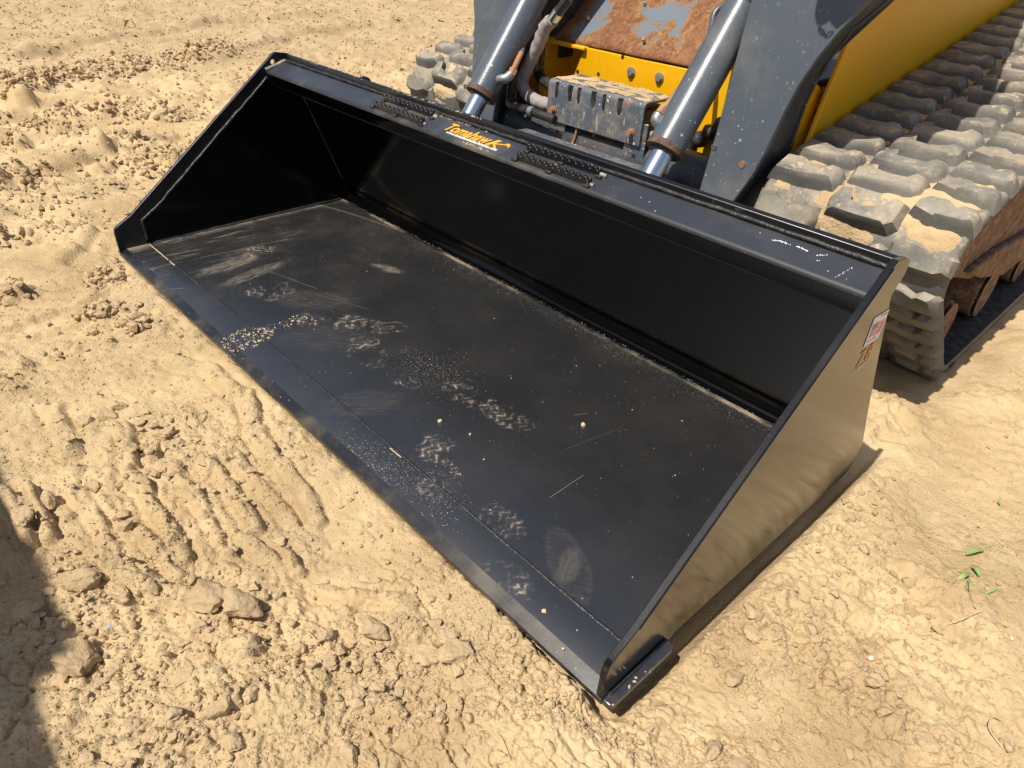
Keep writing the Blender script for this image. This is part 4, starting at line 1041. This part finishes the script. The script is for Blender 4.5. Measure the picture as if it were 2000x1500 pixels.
# ------------------------------------------------------------------ things lying about
def rock_mesh(name, seed, flat=.6, sub=3, slab=False, sharp=.9):
    bm = bmesh.new(); bmesh.ops.create_icosphere(bm, subdivisions=sub, radius=1)
    o = Vector((seed * 7.3, seed * 3.1, seed * 1.7)); rr = random.Random(seed)
    planes = [(Vector((rr.gauss(0, 1), rr.gauss(0, 1), rr.gauss(0, .8))).normalized(), rr.uniform(.55, .85)) for _ in range(9)]
    if slab: planes += [(Vector((rr.gauss(0, .12), rr.gauss(0, .12), 1)).normalized(), .45)]
    for v in bm.verts:
        p = v.co.copy()
        for n_, d_ in planes:
            q = p.dot(n_)
            if q > d_: p -= n_ * (q - d_) * sharp
        p *= 1 + .22 * mnoise.noise(v.co * 1.5 + o) + .13 * mnoise.noise(v.co * 3.6 + o) + .075 * mnoise.noise(v.co * 8 + o) + .04 * mnoise.noise(v.co * 18 + o)
        p.z *= flat; v.co = p
    return mesh_from(bm, name, 50)
clods = [rock_mesh('soil_clod', 11 + i, rnd.uniform(.5, .8), 4, i % 3 == 0) for i in range(9)]
for me in clods: me.materials.append(M['clod'])
def put(name, me, x, y, size, label, cat, group=None, el=.75, sink=.35, rot=None, mat=None, tilt=.25, zz=None):
    o = bpy.data.objects.new(name, me); COL.objects.link(o)
    z = float(ground_h(np.array([x]), np.array([y]))[0]) if zz is None else zz
    o.scale = (size, size * el, size * .8); o.rotation_euler = (rnd.uniform(-tilt, tilt), rnd.uniform(-tilt, tilt), rnd.uniform(0, 6.28) if rot is None else R_(rot))
    o.location = (x, y, z + size * .5 * (1 - 2 * sink) * .8)
    tag(o, label, cat, group); return o
G1 = 'soil clods lying on the sand'
big = [((1.430, -.352), .046, 'pale flat clod tilted up beside a dark gap at the lower left', 2, 35), ((1.490, -.322), .042, 'pale rounded clod just right of the dark gap at the lower left', 4, 10),
       ((1.258, -.495), .034, 'upper clod at the edge of the shadow on the lower left', 3, 70), ((1.398, -.545), .042, 'large clod half inside the shadow at the lower left corner', 6, 20),
       ((.419, -.103), .026, 'angular clod with a deep shaded side left of the bucket tip', 1, 80), ((.378, -.206), .024, 'low clod left of the angular one by the bucket tip', 5, 0),
       ((1.322, -.452), .026, 'rough clod with a dark gap below the tread marks', 7, 0), ((1.668, -.183), .030, 'round clod alone below the cutting edge, left of the broken pair', 4, 0),
       ((1.748, -.100), .026, 'small slab at the top of the broken group below the cutting edge', 0, 0), ((1.752, -.142), .028, 'slab on the left of the broken group below the cutting edge', 3, 40),
       ((1.786, -.108), .032, 'long slab on the right of the broken group below the cutting edge', 6, 60), ((1.738, -.258), .019, 'lone round clod under the broken group', 2, 0),
       ((1.803, -.316), .021, 'left clod of the pair at the bottom middle', 1, 0), ((1.828, -.299), .019, 'right clod of the pair at the bottom middle', 7, 0),
       ((.933, -.307), .026, 'stick-shaped soil ridge on the left in the broken tread marks', 0, 10), ((.977, -.300), .024, 'short soil ridge lying across the tread marks', 3, 20),
       ((.761, -.346), .026, 'flat flake of crust above the tread marks', 6, 0), ((.773, -.302), .026, 'upright flake of crust in the tread marks', 3, 60), ((.929, -.231), .026, 'oblong clod right of the tread marks', 5, 70),
       ((1.073, -.326), .020, 'crumbled clod below the short ridge', 4, 0), ((1.033, -.373), .018, 'dark-sided chip below the tread marks', 8, 0), ((1.0, -.478), .024, 'dark-sided clod beside the long tread ridge', 1, 0),
       ((.985, -.515), .034, 'long tread ridge with smooth sides near the left edge', 0, 5), ((1.045, -.525), .030, 'lower end of the long tread ridge at the left edge', 3, 5), ((1.693, -.428), .020, 'clod in the crumbs near the bottom edge', 2, 0),
       ((2.052, .335), .022, 'clod hugging the right side plate near its toe', 4, 0), ((2.070, .300), .020, 'flat clod beside the wear pad of the bucket', 3, 0), ((2.234, .562), .018, 'lone angular clod in the right foreground', 6, 20),
       ((2.346, .330), .022, 'broad low slab of crust near the lower right corner', 3, 20), ((2.329, .495), .018, 'small slab left of the bent straw at the right', 0, 0), ((2.233, .466), .014, 'thin chip in the smooth sand at the right', 5, 0)]
for (xy, r, lab_, k, ro) in big: put('soil_clod', clods[k], *xy, r, lab_, 'clod', G1, .62, .22, ro)
n = 0
while n < 120:
    a = rnd.uniform(R_(62), R_(192)); d = .62 + 2.1 * rnd.random() ** 1.6; x, y = CAM[0] + d * math.cos(a), CAM[1] + d * math.sin(a)
    if -.06 < y < 1.0 and -.08 < x < 2.07: continue
    if y > .9 and x < 2.1 and x > -.15: continue
    mk = float(rough_mask(np.array([x]), np.array([y]))[0])
    if rnd.random() > .12 + mk: continue
    r = .008 + .014 * rnd.random() ** 2.0
    put('soil_clod', clods[rnd.randrange(9)], x, y, r, 'small tan lump of dry soil lying loose on the sand', 'clod', 'small loose soil lumps', rnd.uniform(.6, .95), .25); n += 1
# coloured stones
st = rock_mesh('stone', 77, .7, 2)
def stone(x, y, r, mat, label, zz=None):
    me = st.copy(); me.materials.clear(); me.materials.append(M[mat]); return put('stone', me, x, y, r, label, 'stone', None, .75, .15, zz=zz)
stone(1.367, -.486, .010, 'stone_blue', 'small blue-grey stone near the shadow at the lower left')
stone(2.228, .412, .008, 'stone_pale', 'pale stone in the middle of the right foreground')
stone(2.375, .62, .006, 'stone_pale', 'white pebble close to the right edge')
stone(2.10, .205, .009, 'stone_pale', 'yellowish stone in the sand below the bucket toe')
stone(2.19, .305, .005, 'stone_red', 'reddish chip in the sand at the lower right')
stone(2.148, .345, .004, 'stone_red', 'tiny reddish chip left of the other one')
for x, y, r, lab_ in [(1.326, .223, .0078, 'light pebble on the bucket floor by the boot marks'), (1.539, .458, .0080, 'light pebble alone in the middle of the bucket floor'), (1.403, .244, .0045, 'small crumb on the bucket floor right of a dust smear'),
                      (1.831, .039, .0062, 'small pebble on the cutting edge near its right end'), (1.484, .213, .0030, 'tiny tan grain on the bucket floor nearest the right boot mark'), (1.90, .012, .004, 'tiny crumb on the front lip of the bucket at its right end')]:
    o = stone(x, y, r, 'crumb', lab_, zz=.0135)
# crumbs: thousands of grains and bits nobody could count
def crumbs():
    rr = np.random.default_rng(3)
    def polar(N, a0, a1, d0, d1, p):
        a = rr.uniform(R_(a0), R_(a1), N); d = d0 + d1 * rr.random(N) ** p; return CAM[0] + d * np.cos(a), CAM[1] + d * np.sin(a), d
    XX, YY, RR = [], [], []
    def keep(x, y, r, ok):
        ok = ok & ~((y > -.02) & (y < 1.0) & (x > -.04) & (x < 2.02)) & ~((x > -.1) & (x < 2.1) & (y > .95)); XX.append(x[ok]); YY.append(y[ok]); RR.append(r[ok])
    x, y, d = polar(110000, 60, 200, .55, 2.6, 1.5); N = len(x)
    keep(x, y, .0013 + .0062 * rr.random(N) ** 3.2, rr.random(N) < (.04 + .72 * rough_mask(x, y) * sst(-.25, .5, fbm(x * 7, y * 7, 3, 400))))
    x, y, d = polar(120000, 135, 195, 1.6, 4.4, 1.0); N = len(x)          # crumbled patches among the ruts
    wd = np.clip(windrow(x, y)[0] * 1.3, 0, 1); keep(x, y, (.0045 + .015 * rr.random(N) ** 3.2) * (1 + .45 * wd * rr.random(N)), rr.random(N) < (.5 + .5 * wd) * crumb_mask(x, y))
    x, y, d = polar(9000, 70, 195, .6, 1.7, 1.2); N = len(x)             # broken bits in the churned soil close by
    keep(x, y, .005 + .009 * rr.random(N) ** 2.2, rr.random(N) < .75 * sst(.45, .9, rough_mask(x, y)) * sst(-.2, .3, fbm(x * 5, y * 5, 3, 430)))
    x, y, r = np.concatenate(XX), np.concatenate(YY), np.concatenate(RR); n = len(x); z = ground_h(x, y)
    bmi = bmesh.new(); bmesh.ops.create_icosphere(bmi, subdivisions=1, radius=1); V = np.array([v.co[:] for v in bmi.verts]); bmi.faces.ensure_lookup_table(); F = np.array([[v.index for v in f.verts] for f in bmi.faces]); bmi.free()
    Vs = V[None] * (1 + rr.uniform(-.42, .38, (n, len(V), 1))); Vs[:, :, 2] *= rr.uniform(.5, .95, (n, 1)); Vs[:, :, 1] *= rr.uniform(.55, 1, (n, 1))
    t = rr.uniform(0, 6.28, n); c, s = np.cos(t)[:, None], np.sin(t)[:, None]
    X = Vs[:, :, 0] * c - Vs[:, :, 1] * s; Y = Vs[:, :, 0] * s + Vs[:, :, 1] * c
    P = np.stack([X, Y, Vs[:, :, 2]], -1) * r[:, None, None] + np.stack([x, y, z + r * .25], -1)[:, None]
    me = bpy.data.meshes.new('soil_crumbs'); FF = (F[None] + (np.arange(n) * len(V))[:, None, None]).reshape(-1, 3); pass
    nf = len(FF); me.vertices.add(n * len(V)); me.vertices.foreach_set('co', P.ravel()); me.loops.add(nf * 3); me.loops.foreach_set('vertex_index', FF.ravel().astype(np.int32))
    me.polygons.add(nf); me.polygons.foreach_set('loop_start', (np.arange(nf) * 3).astype(np.int32)); me.polygons.foreach_set('use_smooth', np.zeros(nf, bool)); me.update(calc_edges=True)
    tag(place('soil_crumbs', me, 'clod'), 'fine tan soil crumbs strewn over the sand', 'soil crumbs', kind='stuff')
crumbs()
def grains():
    rr = np.random.default_rng(9); N = 117000
    a = rr.uniform(R_(62), R_(196), N); d = .55 + 1.9 * rr.random(N) ** 1.25; x, y = CAM[0] + d * np.cos(a), CAM[1] + d * np.sin(a)
    far_n = 42000; a[-far_n:] = rr.uniform(R_(104), R_(179), far_n); d[-far_n:] = 2.6 + 8.5 * rr.random(far_n) ** 1.15; x, y = CAM[0] + d * np.cos(a), CAM[1] + d * np.sin(a)
    ok = ~((y > -.02) & (y < 1.0) & (x > -.04) & (x < 2.02)) & ~((x > -.1) & (x < 2.1) & (y > .95)) & (rr.random(N) < .30 + .9 * sst(-.3, .4, fbm(x * 5, y * 5, 3, 420)))
    x, y = x[ok], y[ok]; n = len(x); z = ground_h(x, y); r = .0009 + .0020 * rr.random(n) ** 2; dd = np.hypot(x - CAM[0], y - CAM[1]); r = np.where(dd > 2.6, .003 + .010 * rr.random(n) ** 3 + .0007 * dd, r)
    V = np.array([(1, 0, 0), (0, 1, 0), (-1, 0, 0), (0, -1, 0), (0, 0, 1), (0, 0, -1)], float); F = np.array([(0, 1, 4), (1, 2, 4), (2, 3, 4), (3, 0, 4)])
    t = rr.uniform(0, 6.28, n); c, s_ = np.cos(t)[:, None], np.sin(t)[:, None]; Vs = V[None] * (1 + rr.uniform(-.35, .35, (n, 6, 1)))
    P = np.stack([Vs[:, :, 0] * c - Vs[:, :, 1] * s_, Vs[:, :, 0] * s_ + Vs[:, :, 1] * c, Vs[:, :, 2] * .9], -1) * r[:, None, None] + np.stack([x, y, z + r * .15], -1)[:, None]
    P = P[:, :5]; FF = (F[None] + (np.arange(n) * 5)[:, None, None]).reshape(-1, 3); nf = len(FF)
    me = bpy.data.meshes.new('soil_grains'); me.vertices.add(n * 5); me.vertices.foreach_set('co', P.ravel()); me.loops.add(nf * 3); me.loops.foreach_set('vertex_index', FF.ravel().astype(np.int32))
    me.polygons.add(nf); me.polygons.foreach_set('loop_start', (np.arange(nf) * 3).astype(np.int32)); me.polygons.foreach_set('use_smooth', np.zeros(nf, bool)); me.update(calc_edges=True)
    tag(place('soil_grains', me, 'clod'), 'coarse tan grains of soil strewn over the sand', 'soil grains', kind='stuff')
grains()
# green leaf scraps and straws
def leaf(x, y, L_, Wd, rot, curl, label):
    bm = bmesh.new(); n = 8; A = []; z0 = float(ground_h(np.array([x]), np.array([y]))[0]) + .004
    for i in range(n + 1):
        t = i / n; w = Wd * math.sin(math.pi * min(1, t * .92 + .06)) ** .8; zc = z0 + curl * math.sin(math.pi * t) + .002
        A.append([bm.verts.new((-L_ / 2 + L_ * t, q * w, zc - z0 + abs(q) * .35 * w)) for q in (-1, -.5, 0, .5, 1)])
    for a, b in zip(A, A[1:]):
        for k in range(4): bm.faces.new((a[k], a[k + 1], b[k + 1], b[k]))
    o = place('leaf_scrap', mesh_from(bm, 'leaf_scrap', 60), 'leaf'); o.location = (x, y, z0); o.rotation_euler = (rnd.uniform(-.2, .2), rnd.uniform(-.15, .15), R_(rot))
    sd = o.modifiers.new('thick', 'SOLIDIFY'); sd.thickness = .0004
    tag(o, label, 'leaf scrap', 'green leaf scraps on the sand')
leaf(2.265, .792, .042, .0055, 60, .006, 'broad green leaf scrap, topmost of the cluster at the right')
leaf(2.281, .735, .026, .0055, -40, .005, 'short folded green leaf scrap in the middle of the cluster')
leaf(2.272, .690, .042, .0042, 75, .008, 'curled green leaf scrap, lower left of the cluster'); leaf(2.284, .672, .032, .0030, -70, .003, 'narrow green leaf strip at the bottom of the cluster')
leaf(2.318, .702, .026, .0025, 62, .002, 'thin straight green strip, right of the leaf cluster'); leaf(2.25, .985, .014, .0025, -50, .002, 'tiny green strip farther back on the right')
leaf(-4.478, 1.582, .12, .02, 30, .05, 'pale green sprig far off at the upper left'); 
def straw(pts, r, label):
    P = [(x, y, float(ground_h(np.array([x]), np.array([y]))[0]) + dz) for x, y, dz in pts]
    tag(tube('straw', P, r, 'twig', None, 6, 6), label, 'straw', 'dry straws on the sand')
straw([(2.29, .578, .004), (2.305, .60, .008), (2.318, .635, .006), (2.335, .665, .004)], .0009, 'thin bent straw below the green leaf scraps')
straw([(2.412, .452, .004), (2.400, .44, .01), (2.402, .415, .008), (2.425, .405, .004)], .0011, 'hooked straw at the lower right corner')
straw([(1.905, -.165, .003), (1.93, -.15, .006), (1.965, -.16, .003)], .0007, 'fine straw on the smooth sand under the bucket toe')
straw([(1.99, -.02, .004), (2.0, -.035, .009), (2.012, -.055, .003)], .0007, 'short straw standing near the bucket corner')
straw([(1.58, -.27, .003), (1.60, -.262, .008), (1.63, -.255, .003)], .0008, 'short straw right of the pale clods')

# unseen cabinet added off to the left to cast the lower left shadow
K = thing('shadow_blocker', 'unseen olive steel cabinet standing at the left of the photographer', 'blocker', (.3, -2.0, -.04))
box('blocker_body', -1.0, 1.33, -2.35, -1.53, .06, 1.66, 'blocker', K, .01); box('blocker_roof', -1.03, 1.345, -2.38, -1.512, 1.66, 1.70, 'blocker', K, .006)
box('blocker_side', 1.33, 1.64, -2.3, -1.535, .06, 1.62, 'blocker', K, .008)
for xx in (-.9, 1.25):
    for yy in (-2.25, -1.65): box('foot', xx, xx + .08, yy, yy + .08, -.06, .06, 'blocker', K, .004)
for xx in (-.95, .20): box('blocker_door', xx, xx + 1.1, -1.53, -1.517, .12, 1.58, 'blocker', K, .004)
